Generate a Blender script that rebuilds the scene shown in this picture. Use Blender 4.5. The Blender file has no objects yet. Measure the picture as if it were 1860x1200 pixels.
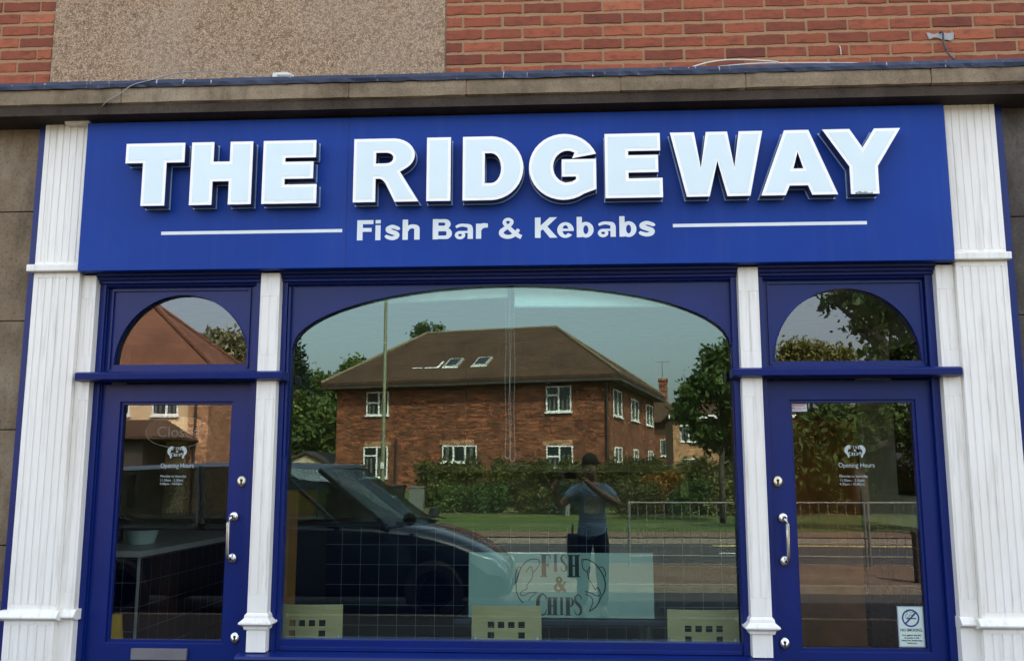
import bpy, bmesh, math, random
import numpy as np
from mathutils import Vector, Matrix, Euler
from mathutils.geometry import tessellate_polygon
R = math.radians
S = bpy.context.scene
COL = S.collection

# ------------------------------------------------------------------ camera, sky, sun, exposure
CAM_H = 1.5
cd = bpy.data.cameras.new('camera')
cam = bpy.data.objects.new('camera', cd); COL.objects.link(cam)
cam.location = (0, -5.0, CAM_H)
cam.rotation_euler = (R(90 + 8.857), 0, R(3.283))
cd.sensor_width = 36; cd.lens = 1693.5 / 1860 * 36
cd.clip_start = 0.02; cd.clip_end = 1500
S.camera = cam
SUN_EL, SUN_AZ = 46, 30            # azimuth measured from +Y (behind the shop) towards +X
W = bpy.data.worlds.new('World'); S.world = W; W.use_nodes = True
nt = W.node_tree
sky = nt.nodes.new('ShaderNodeTexSky'); sky.sky_type = 'NISHITA'; sky.sun_disc = False
sky.sun_elevation = R(SUN_EL); sky.sun_rotation = R(SUN_AZ)
sky.air_density = .9; sky.dust_density = 5.0; sky.ozone_density = .6
hs = nt.nodes.new('ShaderNodeHueSaturation'); hs.inputs['Saturation'].default_value = .62      # hazy spring sky, less blue than clear air
nt.links.new(sky.outputs[0], hs.inputs['Color']); nt.links.new(hs.outputs[0], nt.nodes['Background'].inputs[0])
nt.nodes['Background'].inputs[1].default_value = 0.14
sl = bpy.data.lights.new('sun', 'SUN'); sl.energy = 3.2; sl.angle = R(0.5); sl.color = (1, .93, .82)
so = bpy.data.objects.new('sun', sl); COL.objects.link(so)
sd = Vector((math.sin(R(SUN_AZ)) * math.cos(R(SUN_EL)), math.cos(R(SUN_AZ)) * math.cos(R(SUN_EL)), math.sin(R(SUN_EL))))
so.rotation_euler = sd.to_track_quat('Z', 'Y').to_euler()
S.view_settings.view_transform = 'Standard'; S.view_settings.look = 'None'
S.view_settings.exposure = 2.7; S.view_settings.gamma = 1
S.render.engine = 'CYCLES'
S.cycles.max_bounces = 10; S.cycles.transparent_max_bounces = 24; S.cycles.glossy_bounces = 4
S.cycles.diffuse_bounces = 4
S.cycles.sample_clamp_indirect = 6
S.cycles.use_denoising = True; S.cycles.denoising_prefilter = 'NONE'; S.cycles.use_adaptive_sampling = False
S.cycles.pixel_filter_type = 'BLACKMAN_HARRIS'; S.cycles.filter_width = 1.5

# ------------------------------------------------------------------ materials
MATS = {}
def lk(nt, a, b): nt.links.new(a, b)
class NM:
    """small node-tree builder"""
    def __init__(s, name):
        s.m = bpy.data.materials.new(name); s.m.use_nodes = True; s.t = s.m.node_tree
        s.b = s.t.nodes['Principled BSDF']; s.out = s.t.nodes['Material Output']; MATS[name] = s.m
    def n(s, typ, **kw):
        o = s.t.nodes.new(typ)
        for k, v in kw.items():
            if k.startswith('i_'):
                o.inputs[k[2:].replace('_', ' ')].default_value = v
            else: setattr(o, k, v)
        return o
    def l(s, a, b): s.t.links.new(a, b)
    def co(s, sc=(1, 1, 1), kind='Object'):
        c = s.n('ShaderNodeTexCoord'); m = s.n('ShaderNodeMapping'); s.l(c.outputs[kind], m.inputs[0]); m.inputs['Scale'].default_value = sc
        return m.outputs[0]
    def noise(s, scale, det=4, rough=.55, vec=None, sc=(1, 1, 1)):
        o = s.n('ShaderNodeTexNoise', i_Scale=scale, i_Detail=det, i_Roughness=rough); s.l(vec or s.co(sc), o.inputs['Vector']); return o
    def ramp(s, fac, stops):
        r = s.n('ShaderNodeValToRGB'); e = r.color_ramp.elements
        while len(e) < len(stops): e.new(.5)
        for q, (p, c) in zip(e, stops): q.position = p; q.color = (*c, 1) if len(c) == 3 else c
        s.l(fac, r.inputs[0]); return r.outputs[0]
    def mix(s, a, b, fac, mode='MIX'):
        o = s.n('ShaderNodeMix', data_type='RGBA', blend_type=mode)
        for v, i in ((a, 6), (b, 7), (fac, 0)):
            if hasattr(v, 'is_output'): s.l(v, o.inputs[i])
            else: o.inputs[i].default_value = (*v, 1) if isinstance(v, tuple) else v
        return o.outputs[2]
    def base(s, v):
        if hasattr(v, 'is_output'): s.l(v, s.b.inputs['Base Color'])
        else: s.b.inputs['Base Color'].default_value = (*v, 1)
    def set(s, rough=.6, metal=0, spec=.5, **k):
        s.b.inputs['Roughness'].default_value = rough; s.b.inputs['Metallic'].default_value = metal; s.b.inputs['Specular IOR Level'].default_value = spec
    def bump(s, h, strength=.4, dist=.01):
        o = s.n('ShaderNodeBump'); o.inputs['Strength'].default_value = strength; o.inputs['Distance'].default_value = dist
        s.l(h, o.inputs['Height']); s.l(o.outputs[0], s.b.inputs['Normal'])

def simple(name, col, rough=.6, metal=0, spec=.5, var=.12, scale=8, bump=0, bscale=60):
    m = NM(name); m.set(rough, metal, spec)
    n = m.noise(scale, 5)
    lo = tuple(c * (1 - var) for c in col); hi = tuple(min(1, c * (1 + var)) for c in col)
    m.base(m.ramp(n.outputs[0], [(.3, lo), (.7, hi)]))
    if bump: m.bump(m.noise(bscale, 3).outputs[0], bump, .002)
    return m.m
def paint(name, col, rough, streak, dirt, damt=.5, bump=.12):
    m = NM(name); m.set(rough, 0, .3)
    a = m.noise(3.2, 5, .6, sc=(1, 1, .35)); b = m.noise(34, 4, .6, sc=(1, 1, .08)); c = m.noise(150, 2)
    f1 = m.ramp(a.outputs[0], [(.45, (0, 0, 0)), (.8, (1, 1, 1))])
    f2 = m.ramp(b.outputs[0], [(.52, (0, 0, 0)), (.8, (1, 1, 1))])
    x = m.mix(col, streak, f1); f = m.mix((0, 0, 0), (damt,) * 3, f2)
    m.base(m.mix(x, dirt, f)); m.bump(m.mix(c.outputs[0], b.outputs[0], .6), bump, .002)
    return m.m
paint('white_paint', (.82, .79, .70), .38, (.74, .70, .60), (.50, .46, .38), .62)
paint('blue_paint', (.0012, .0125, .112), .34, (.002, .014, .135), (.003, .010, .06), .5, .15)
m = NM('sign_blue'); m.set(.5, 0, .2)
a = m.noise(1.3, 3); b = m.noise(420, 2)
x = m.ramp(a.outputs[0], [(.3, (.0018, .031, .215)), (.7, (.003, .041, .265))]); c_ = m.noise(14, 5, .6, sc=(1, 1, .06)); m.base(m.mix(x, (.035, .07, .24), m.ramp(c_.outputs[0], [(.52, (0, 0, 0)), (.85, (.35,) * 3)]))); m.bump(b.outputs[0], .12, .0008)
simple('letter_white', (.90, .88, .81), .35, var=.03)
simple('letter_face', (.66, .76, .74), .3, var=.03, scale=3)
simple('acrylic_edge', (.22, .32, .48), .2, var=.1)
simple('letter_side', (.02, .035, .12), .4)
simple('vinyl_white', (.70, .75, .72), .4, var=.04)
simple('seam_blue', (.008, .02, .14), .6)
simple('cutout_dark', (.01, .012, .03), .6)
# lead flashing
m = NM('lead_flashing'); m.set(.5, .1)
n = m.noise(9, 6, .6, sc=(1, 1, .6)); d = m.noise(70, 4, .6, sc=(1, 1, .15))
x = m.ramp(n.outputs[0], [(.3, (.008, .016, .045)), (.6, (.02, .032, .065)), (.8, (.06, .075, .10))])
m.base(m.mix(x, (.5, .53, .55), m.ramp(d.outputs[0], [(.66, (0, 0, 0)), (.74, (1, 1, 1))]))); m.bump(n.outputs[0], .6, .01)
# weathered concrete / stone
def stone(name, c1, c2, c3, grain=90, soot=.5):
    m = NM(name); m.set(.9, 0, .2)
    a = m.noise(2.6, 7, .65); b = m.noise(grain, 5, .7); c = m.noise(9, 6, .7, sc=(1, 1, .3))
    x = m.ramp(a.outputs[0], [(.28, c1), (.52, c2), (.75, c3)])
    x = m.mix(x, tuple(v * .45 for v in c1), m.ramp(c.outputs[0], [(.5, (0, 0, 0)), (.78, (soot,) * 3)]))
    x = m.mix(x, (.0, .0, .0), m.ramp(b.outputs[0], [(.3, (.45,) * 3), (.5, (0, 0, 0))]))
    m.base(x); m.bump(b.outputs[0], .5, .004); return m.m
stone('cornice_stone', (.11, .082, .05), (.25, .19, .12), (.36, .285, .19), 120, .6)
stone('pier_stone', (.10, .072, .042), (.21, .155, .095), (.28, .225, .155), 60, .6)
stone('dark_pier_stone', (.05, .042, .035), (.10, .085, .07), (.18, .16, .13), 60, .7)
stone('soffit_stone', (.03, .022, .016), (.06, .045, .033), (.10, .075, .055), 100, .6)  # darkened ledge stone, shade of the underside put into the colour
# pebble dash
m = NM('pebble_dash'); m.set(.9, 0, .2)
v = m.n('ShaderNodeTexVoronoi', i_Scale=185.0); m.l(m.co(), v.inputs['Vector'])
v2 = m.n('ShaderNodeTexVoronoi', i_Scale=62.0); m.l(m.co(), v2.inputs['Vector'])
bw = m.n('ShaderNodeRGBToBW'); m.l(v.outputs['Color'], bw.inputs[0])
bw2 = m.n('ShaderNodeRGBToBW'); m.l(v2.outputs['Color'], bw2.inputs[0])
x = m.ramp(bw.outputs[0], [(.1, (.14, .08, .042)), (.35, (.28, .18, .105)), (.6, (.38, .26, .16)), (.92, (.56, .42, .28))])
y = m.mix(x, (.12, .08, .05), m.ramp(bw2.outputs[0], [(.15, (.55,) * 3), (.4, (0, 0, 0))]))
big = m.noise(1.6, 4); y = m.mix(y, (.40, .33, .24), m.ramp(big.outputs[0], [(.45, (0, 0, 0)), (.8, (.5,) * 3)]))
m.base(y); m.bump(bw.outputs[0], .9, .008)
# real bricks of the wall above: one colour per brick
m = NM('brick_clay'); m.set(.85, 0, .25)
at = m.n('ShaderNodeVertexColor', layer_name='tone'); bw = m.n('ShaderNodeSeparateColor'); m.l(at.outputs[0], bw.inputs[0])
x = m.ramp(bw.outputs[0], [(0, (.12, .036, .024)), (.3, (.20, .056, .030)), (.6, (.285, .078, .038)), (.85, (.36, .108, .050)), (1, (.40, .14, .07))])
n1 = m.noise(26, 6, .7, sc=(.5, 1, 1.2)); n2 = m.noise(240, 3)
x = m.mix(x, (.07, .028, .022), m.ramp(n1.outputs[0], [(.48, (0, 0, 0)), (.75, (.75,) * 3)]))
n3 = m.noise(40, 4, .6); x = m.mix(x, (.42, .25, .15), m.ramp(n3.outputs[0], [(.64, (0, 0, 0)), (.85, (.35,) * 3)]))
m.base(x); m.bump(m.mix(n1.outputs[0], n2.outputs[0], .5), .6, .004)
m = NM('brick_mortar'); m.set(.95, 0, .1); n = m.noise(120, 5, .7)
m.base(m.ramp(n.outputs[0], [(.3, (.24, .14, .075)), (.7, (.43, .265, .145))])); m.bump(n.outputs[0], .6, .004)
# procedural brick for houses
def brick(name, c1, c2, mortar, sx=.225, sz=.075, ms=.012, off=.5, rough=.85, patch=True, bump=.5, squash=1):
    m = NM(name); m.set(rough, 0, .3)
    g = m.n('ShaderNodeTexCoord'); sp = m.n('ShaderNodeSeparateXYZ'); m.l(g.outputs['Object'], sp.inputs[0])
    ad = m.n('ShaderNodeMath', operation='ADD'); m.l(sp.outputs[0], ad.inputs[0]); m.l(sp.outputs[1], ad.inputs[1])
    cb = m.n('ShaderNodeCombineXYZ'); m.l(ad.outputs[0], cb.inputs[0]); m.l(sp.outputs[2], cb.inputs[1])
    b = m.n('ShaderNodeTexBrick', offset=off); b.inputs['Scale'].default_value = 1
    b.inputs['Brick Width'].default_value = sx; b.inputs['Row Height'].default_value = sz; b.inputs['Mortar Size'].default_value = ms
    b.inputs['Color1'].default_value = (*c1, 1); b.inputs['Color2'].default_value = (*c2, 1); b.inputs['Mortar'].default_value = (*mortar, 1)
    b.inputs['Mortar Smooth'].default_value = .1; b.inputs['Bias'].default_value = 0
    m.l(cb.outputs[0], b.inputs['Vector'])
    x = b.outputs['Color']
    if patch:
        n = m.noise(.7, 6, .7); x = m.mix(x, tuple(v * .45 for v in c1), m.ramp(n.outputs[0], [(.42, (0, 0, 0)), (.68, (.8,) * 3)]))
        n = m.noise(1.7, 4, .6); x = m.mix(x, tuple(min(1, v * 1.4) for v in c2), m.ramp(n.outputs[0], [(.60, (0, 0, 0)), (.74, (.6,) * 3)]))
        n = m.noise(5, 4, .75, sc=(.35, .35, 1.8)); x = m.mix(x, tuple(v * .35 for v in c1), m.ramp(n.outputs[0], [(.47, (0, 0, 0)), (.60, (.9,) * 3)]))
        n = m.noise(3.1, 4, .75, sc=(.4, .4, 2)); x = m.mix(x, tuple(min(1, v * 1.25) for v in c2), m.ramp(n.outputs[0], [(.55, (0, 0, 0)), (.64, (.8,) * 3)]))
    m.base(x)
    if bump: m.bump(b.outputs['Fac'], -bump, .004)
    return m.m
brick('house_brick', (.11, .035, .018), (.34, .095, .038), (.16, .10, .07), ms=.010)
brick('house_brick_pale', (.40, .19, .10), (.48, .25, .13), (.3, .2, .14), ms=.008)
brick('navy_tile', (.005, .008, .028), (.007, .012, .038), (.20, .22, .25), .153, .158, .0022, 0, .2, False, .15)
brick('paving_slab', (.10, .088, .078), (.13, .112, .096), (.05, .043, .036), .6, .6, .008, .5, .85, False, .2)
def rooftile(name, c1, c2):
    m = NM(name); m.set(.85, 0, .25)
    n = m.noise(5, 6, .7); n2 = m.noise(.6, 4)
    w = m.n('ShaderNodeTexWave', wave_type='BANDS', bands_direction='Z', wave_profile='SAW'); w.inputs['Scale'].default_value = 2.6; w.inputs['Distortion'].default_value = .3
    m.l(m.co(), w.inputs['Vector'])
    x = m.ramp(n.outputs[0], [(.3, c1), (.7, c2)])
    x = m.mix(x, tuple(v * .45 for v in c1), m.ramp(n2.outputs[0], [(.45, (0, 0, 0)), (.75, (.6,) * 3)]))
    x = m.mix(x, tuple(v * .3 for v in c1), m.ramp(w.outputs[0], [(.0, (.8,) * 3), (.22, (0, 0, 0))]))
    m.base(x); m.bump(w.outputs[0], .5, .02); return m.m
rooftile('roof_tile', (.040, .021, .012), (.085, .045, .027))
rooftile('roof_tile_red', (.12, .05, .03), (.20, .088, .055))
simple('ridge_brown', (.13, .10, .06), .9, var=.3)
simple('upvc_white', (.72, .72, .70), .4, var=.04)
simple('curtain', (.085, .09, .085), .9, var=.5, scale=30)
simple('house_glass', (.012, .018, .02), .08, var=.2)
simple('render_buff', (.52, .37, .22), .9, var=.12, scale=20, bump=.3)
simple('timber_dark', (.03, .022, .018), .7)
simple('garage_blue', (.035, .06, .115), .6)
simple('pale_board', (.42, .34, .23), .7)
simple('rainwater_black', (.015, .014, .014), .5)
m = NM('asphalt'); m.set(.9, 0, .3); n = m.noise(160, 4, .7); n2 = m.noise(.8, 5)
m.base(m.mix(m.ramp(n.outputs[0], [(.3, (.020, .021, .026)), (.7, (.055, .054, .055))]), (.065, .06, .055), m.ramp(n2.outputs[0], [(.45, (0, 0, 0)), (.75, (.6,) * 3)])))
m = NM('brown_footway'); m.set(.9, 0, .2); n = m.noise(40, 6, .75); n2 = m.noise(.9, 5)
m.base(m.mix(m.ramp(n.outputs[0], [(.3, (.085, .055, .04)), (.7, (.15, .10, .072))]), (.17, .13, .10), m.ramp(n2.outputs[0], [(.45, (0, 0, 0)), (.75, (.7,) * 3)])))
simple('kerb_stone', (.20, .165, .135), .9, var=.2)
simple('dirt', (.115, .07, .042), .95, var=.35, scale=6)
simple('road_white', (.70, .68, .62), .7, var=.1)
simple('road_yellow', (.62, .47, .14), .7, var=.12)
m = NM('grass_turf'); m.set(.95, 0, .1); n = m.noise(7, 7, .8); n2 = m.noise(.5, 4)
m.base(m.mix(m.ramp(n.outputs[0], [(.3, (.028, .048, .014)), (.7, (.085, .115, .032))]), (.14, .12, .05), m.ramp(n2.outputs[0], [(.5, (0, 0, 0)), (.8, (.6,) * 3)])))
simple('galvanised', (.13, .13, .12), .6, .2, var=.3, scale=20)
simple('steel', (.62, .60, .56), .22, 1, var=.06)
simple('brass_face', (.55, .48, .33), .3, .9, var=.1)
simple('keyhole', (.01, .01, .01), .6)
simple('letter_plate_grey', (.16, .15, .15), .5, .3)
simple('lamp_green', (.10, .105, .055), .6)
simple('black_plastic', (.012, .012, .013), .45)
simple('bark', (.05, .038, .028), .95, var=.4, scale=12)
def leaf(name, c1, c2, c3):
    m = NM(name); m.set(.6, 0, .25)
    g = m.n('ShaderNodeNewGeometry'); n = m.noise(.8, 3)
    mx = m.n('ShaderNodeMath', operation='MULTIPLY_ADD'); m.l(g.outputs['Random Per Island'], mx.inputs[0]); mx.inputs[1].default_value = .55; 
    ms = m.n('ShaderNodeMath', operation='MULTIPLY_ADD'); m.l(n.outputs[0], ms.inputs[0]); ms.inputs[1].default_value = .9; ms.inputs[2].default_value = -.22
    m.l(ms.outputs[0], mx.inputs[2])
    x = m.ramp(mx.outputs[0], [(.1, c1), (.5, c2), (.95, c3)]); m.base(x)
    tr = m.n('ShaderNodeBsdfTranslucent'); m.l(x, tr.inputs[0]); ms = m.n('ShaderNodeMixShader'); ms.inputs[0].default_value = .3
    m.l(m.b.outputs[0], ms.inputs[1]); m.l(tr.outputs[0], ms.inputs[2]); m.l(ms.outputs[0], m.out.inputs[0])
    return m.m
leaf('leaf_dark', (.018, .034, .009), (.045, .08, .018), (.11, .16, .035))
leaf('leaf_mid', (.028, .045, .011), (.068, .10, .022), (.14, .18, .045))
leaf('leaf_olive', (.06, .065, .016), (.15, .15, .04), (.28, .26, .08))
leaf('leaf_blossom', (.05, .055, .02), (.16, .16, .07), (.45, .42, .28))
leaf('leaf_hedge', (.022, .030, .008), (.06, .066, .014), (.13, .12, .028))
leaf('leaf_conifer', (.01, .022, .012), (.02, .038, .02), (.04, .06, .03))
leaf('leaf_rust', (.10, .045, .01), (.2, .1, .02), (.3, .17, .04))
# shop interior
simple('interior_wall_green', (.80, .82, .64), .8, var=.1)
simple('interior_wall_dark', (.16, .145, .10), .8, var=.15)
simple('interior_panel', (.16, .15, .10), .7)
simple('interior_floor', (.03, .03, .035), .4)
simple('interior_ceiling', (.6, .6, .56), .9)
simple('worktop', (.6, .6, .58), .35)
simple('door_brown', (.55, .22, .05), .5, var=.25, scale=4)
m = NM('chair_ply'); m.set(.45, 0, .4); n = m.noise(6, 5, .6, sc=(1, 1, 14))
m.base(m.ramp(n.outputs[0], [(.3, (.33, .26, .125)), (.7, (.41, .33, .165))]))
simple('chair_metal', (.3, .3, .3), .3, .9)
simple('blind_fabric', (.70, .95, .88), .8, var=.04)
simple('blind_tube', (.45, .62, .56), .5)
simple('bead_chain', (.55, .62, .58), .35)
simple('poster_card', (.22, .31, .26), .6, var=.03)
simple('poster_ink', (.004, .008, .010), .6)
simple('table_navy', (.01, .015, .04), .4)
simple('bowl_enamel', (.7, .85, .82), .25)
simple('bowl_rim', (.02, .03, .05), .3)
simple('grey_box', (.10, .11, .10), .5)
simple('sign_yellow', (.8, .5, .03), .5)
simple('picture_dark', (.02, .028, .028), .25)
simple('sticker_pale', (.50, .60, .52), .5, var=.05)
simple('sticker_navy', (.02, .03, .16), .5)
simple('sticker_grey', (.25, .30, .33), .5)
simple('sticker_white', (.50, .52, .52), .5, var=.05)
simple('etched_grey', (.16, .135, .11), .5)
simple('ink_black', (.03, .04, .04), .6)
simple('ink_red', (.5, .10, .12), .6)
simple('ink_blue', (.10, .13, .25), .6)
simple('door_vinyl', (.36, .42, .39), .5)
simple('cable_white', (.60, .58, .50), .5)
simple('cable_dark', (.05, .05, .055), .6)
simple('cable_grey', (.30, .29, .26), .6)
# car, person
m = NM('car_paint'); m.base((.010, .018, .034)); m.set(.25, .3, .6); m.b.inputs['Coat Weight'].default_value = .8

simple('car_trim', (.01, .01, .01), .5)
simple('car_lamp', (.5, .55, .56), .1, .3)
simple('tyre', (.012, .012, .012), .8)
simple('wheel_rim', (.35, .35, .36), .3, .8)
m = NM('skin'); m.base((.30, .16, .10)); m.set(.55)
simple('hair_dark', (.018, .011, .007), .7, var=.4, scale=60)
simple('shirt_blue', (.17, .28, .42), .85, var=.15, scale=6)
simple('shirt_print', (.5, .5, .45), .85, var=.6, scale=40)
simple('trousers_dark', (.015, .018, .03), .85)
simple('shoe_dark', (.02, .018, .016), .6)
simple('strap_orange', (.8, .25, .08), .6)
simple('eye_white', (.7, .7, .68), .3)
simple('lip', (.35, .12, .10), .5)
def glass(name, tint, refl, fac, wav=0, coat=False):
    m = NM(name); m.t.nodes.remove(m.b)
    tr = m.n('ShaderNodeBsdfTransparent'); tr.inputs[0].default_value = (*tint, 1)
    gl = m.n('ShaderNodeBsdfGlossy'); gl.inputs['Color'].default_value = (*refl, 1); gl.inputs['Roughness'].default_value = 0
    if wav:
        n = m.noise(1.1, 1); b = m.n('ShaderNodeBump'); b.inputs['Strength'].default_value = wav; b.inputs['Distance'].default_value = .001
        m.l(n.outputs[0], b.inputs['Height']); m.l(b.outputs[0], gl.inputs['Normal'])
    mx = m.n('ShaderNodeMixShader'); mx.inputs[0].default_value = fac
    m.l(tr.outputs[0], mx.inputs[1]); m.l(gl.outputs[0], mx.inputs[2])
    if not coat: m.l(mx.outputs[0], m.out.inputs[0]); return m.m
    # coated outer face reflects, inner face is clear (object space: outer face is the one towards -y)
    g = m.n('ShaderNodeNewGeometry'); sp = m.n('ShaderNodeSeparateXYZ'); m.l(g.outputs['True Normal'], sp.inputs[0])
    lt = m.n('ShaderNodeMath', operation='GREATER_THAN'); m.l(g.outputs['Backfacing'], lt.inputs[0]); lt.inputs[1].default_value = .5
    c = m.n('ShaderNodeBsdfTransparent'); m2 = m.n('ShaderNodeMixShader'); m.l(lt.outputs[0], m2.inputs[0]); m.l(mx.outputs[0], m2.inputs[1]); m.l(c.outputs[0], m2.inputs[2]); m.l(m2.outputs[0], m.out.inputs[0]); return m.m
glass('window_glass', (.70, .83, .79), (.78, 1, .88), .115, .45, True)
glass('door_glass', (.76, .80, .78), (.97, 1, .97), .095, .25, True)
glass('car_glass', (.34, .42, .42), (.75, .92, 1), .16)
glass('sign_etched', (.80, .78, .76), (1, 1, 1), .05)

# ------------------------------------------------------------------ geometry helpers
def tag(o, label=None, cat=None, group=None, kind=None):
    if label: o['label'] = label
    if cat: o['category'] = cat
    if group: o['group'] = group
    if kind: o['kind'] = kind
    return o
def empty(name, loc=(0, 0, 0), rz=0, label=None, cat=None, group=None):
    o = bpy.data.objects.new(name, None); COL.objects.link(o); o.location = loc; o.rotation_euler = (0, 0, rz)
    o.empty_display_size = .1
    return tag(o, label, cat, group)
def parts(name, mat, parent, boxes, bevel=0, ch=0):
    return [MB().box(*q, ch=ch).build(name, mat, parent, bevel=bevel) for q in boxes]
class MB:
    def __init__(s): s.v = []; s.f = []; s.tone = []
    def add(s, vs, fs, tone=0):
        n = len(s.v); s.v += [tuple(v) for v in vs]; s.f += [tuple(i + n for i in f) for f in fs]; s.tone += [tone] * len(fs); return s
    def box(s, x0, x1, y0, y1, z0, z1, tone=0, ch=0):
        if ch == 0:
            vs = [(x, y, z) for z in (z0, z1) for y in (y0, y1) for x in (x0, x1)]
            fs = [(0, 2, 3, 1), (4, 5, 7, 6), (0, 1, 5, 4), (2, 6, 7, 3), (0, 4, 6, 2), (1, 3, 7, 5)]
            return s.add(vs, fs, tone)
        b = bmesh.new(); bmesh.ops.create_cube(b, size=1)
        for v in b.verts: v.co = Vector(((x0 + x1) / 2 + v.co.x * (x1 - x0), (y0 + y1) / 2 + v.co.y * (y1 - y0), (z0 + z1) / 2 + v.co.z * (z1 - z0)))
        bmesh.ops.bevel(b, geom=b.edges[:], offset=ch, segments=2, affect='EDGES', profile=.6)
        s.bm(b, tone); b.free(); return s
    def bm(s, b, tone=0):
        b.verts.index_update(); s.add([v.co[:] for v in b.verts], [[v.index for v in f.verts] for f in b.faces], tone); return s
    def prism(s, outer, holes=(), y0=0, y1=.02, axis='y'):
        """polygon(s) in (x,z) extruded from y0 to y1"""
        loops = [[Vector((p[0], p[1], 0)) for p in outer]] + [[Vector((p[0], p[1], 0)) for p in h] for h in holes]
        tri = tessellate_polygon(loops); flat = [p for l in loops for p in l]; n = len(flat)
        def mk(p, y): return (p[0], y, p[1]) if axis == 'y' else ((p[0], p[1], y) if axis == 'z' else (y, p[0], p[1]))
        vs = [mk(p, y0) for p in flat] + [mk(p, y1) for p in flat]
        fs = [tuple(t) for t in tri] + [tuple(i + n for i in reversed(t)) for t in tri]
        k = 0
        for l in loops:
            m_ = len(l)
            for i in range(m_): a, b = k + i, k + (i + 1) % m_; fs.append((a, b, b + n, a + n))
            k += m_
        return s.add(vs, fs)
    def tube(s, pts, r, seg=8, cap=True):
        pts = [Vector(p) for p in pts]; rs = r if isinstance(r, (list, tuple)) else [r] * len(pts)
        vs = []; fs = []; up = Vector((0, 0, 1))
        for i, p in enumerate(pts):
            d = (pts[min(i + 1, len(pts) - 1)] - pts[max(i - 1, 0)]).normalized()
            u = d.cross(up if abs(d.z) < .95 else Vector((0, 1, 0))).normalized(); w = u.cross(d)
            for k in range(seg):
                a = 2 * math.pi * k / seg; vs.append(p + (u * math.cos(a) + w * math.sin(a)) * rs[i])
        for i in range(len(pts) - 1):
            for k in range(seg): a, b = i * seg + k, i * seg + (k + 1) % seg; fs.append((a, b, b + seg, a + seg))
        if cap: fs.append(tuple(range(seg))[::-1]); fs.append(tuple(range((len(pts) - 1) * seg, len(pts) * seg)))
        return s.add(vs, fs)
    def lathe(s, prof, c=(0, 0, 0), seg=24, axis='z', sx=1, sy=1):
        vs = []; fs = []
        for r, h in prof:
            for k in range(seg):
                a = 2 * math.pi * k / seg; x, y = r * math.cos(a) * sx, r * math.sin(a) * sy
                vs.append((c[0] + x, c[1] + y, c[2] + h) if axis == 'z' else ((c[0] + x, c[1] + h, c[2] + y) if axis == 'y' else (c[0] + h, c[1] + x, c[2] + y)))
        for i in range(len(prof) - 1):
            for k in range(seg): a, b = i * seg + k, i * seg + (k + 1) % seg; fs.append((a, b, b + seg, a + seg))
        fs.append(tuple(range(seg))); fs.append(tuple(range((len(prof) - 1) * seg, len(prof) * seg)))
        return s.add(vs, fs)
    def ribbon(s, pts, y0, y1, smooth=True, sub=6):
        """stroke given as (x,z,width); flat closed ribbon in the facade plane"""
        P = [Vector((p[0], p[1], p[2])) for p in pts]
        if smooth and len(P) > 2:
            Q = []
            for i in range(len(P) - 1):
                a, b, c, d = P[max(i - 1, 0)], P[i], P[i + 1], P[min(i + 2, len(P) - 1)]
                for t in range(sub):
                    t /= sub; Q.append(.5 * ((2 * b) + (-a + c) * t + (2 * a - 5 * b + 4 * c - d) * t * t + (-a + 3 * b - 3 * c + d) * t ** 3))
            Q.append(P[-1]); P = Q
        L = []; Rr = []
        for i, p in enumerate(P):
            d = P[min(i + 1, len(P) - 1)] - P[max(i - 1, 0)]; d = Vector((d.x, d.y)); d = d.normalized() if d.length > 1e-9 else Vector((1, 0))
            n = Vector((-d.y, d.x)) * p.z / 2; L.append((p.x + n.x, p.y + n.y)); Rr.append((p.x - n.x, p.y - n.y))
        n = len(P); vs = [(a, y0 - .0006 * (k % n) / n if y == y0 else y, b) for y in (y0, y1) for k, (a, b) in enumerate(L + Rr)]; fs = []
        for i in range(n - 1):
            fs.append((i, i + 1, n + i + 1, n + i)); fs.append((2 * n + i, 3 * n + i, 3 * n + i + 1, 2 * n + i + 1))
            fs.append((i, 2 * n + i, 2 * n + i + 1, i + 1)); fs.append((n + i, n + i + 1, 3 * n + i + 1, 3 * n + i))
        fs += [(0, n, 3 * n, 2 * n), (n - 1, 3 * n - 1, 4 * n - 1, 2 * n - 1)]
        return s.add(vs, fs)
    def build(s, name, mat, parent=None, smooth=False, bevel=0, loc=None, recalc=True, label=None):
        me = bpy.data.meshes.new(name); me.from_pydata(s.v, [], s.f)
        if recalc:
            b = bmesh.new(); b.from_mesh(me); bmesh.ops.recalc_face_normals(b, faces=b.faces); b.to_mesh(me); b.free()
        if any(s.tone):
            ca = me.color_attributes.new('tone', 'FLOAT_COLOR', 'CORNER')
            for p in me.polygons:
                for li in p.loop_indices: ca.data[li].color = (s.tone[p.index],) * 3 + (1,)
        me.materials.append(MATS[mat]); 
        if smooth:
            me.polygons.foreach_set('use_smooth', [True] * len(me.polygons))
        o = bpy.data.objects.new(name, me); COL.objects.link(o)
        if parent: o.parent = parent
        if loc: o.location = loc
        if bevel:
            md = o.modifiers.new('bevel', 'BEVEL'); md.width = bevel; md.segments = 2; md.limit_method = 'ANGLE'; md.angle_limit = R(40)
        if label: o['label'] = label
        return o
def copy_tree(o, parent=None):
    c = o.copy(); COL.objects.link(c); c.parent = parent
    for ch in [x for x in bpy.data.objects if x.parent == o]: copy_tree(ch, c)
    return c
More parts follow.
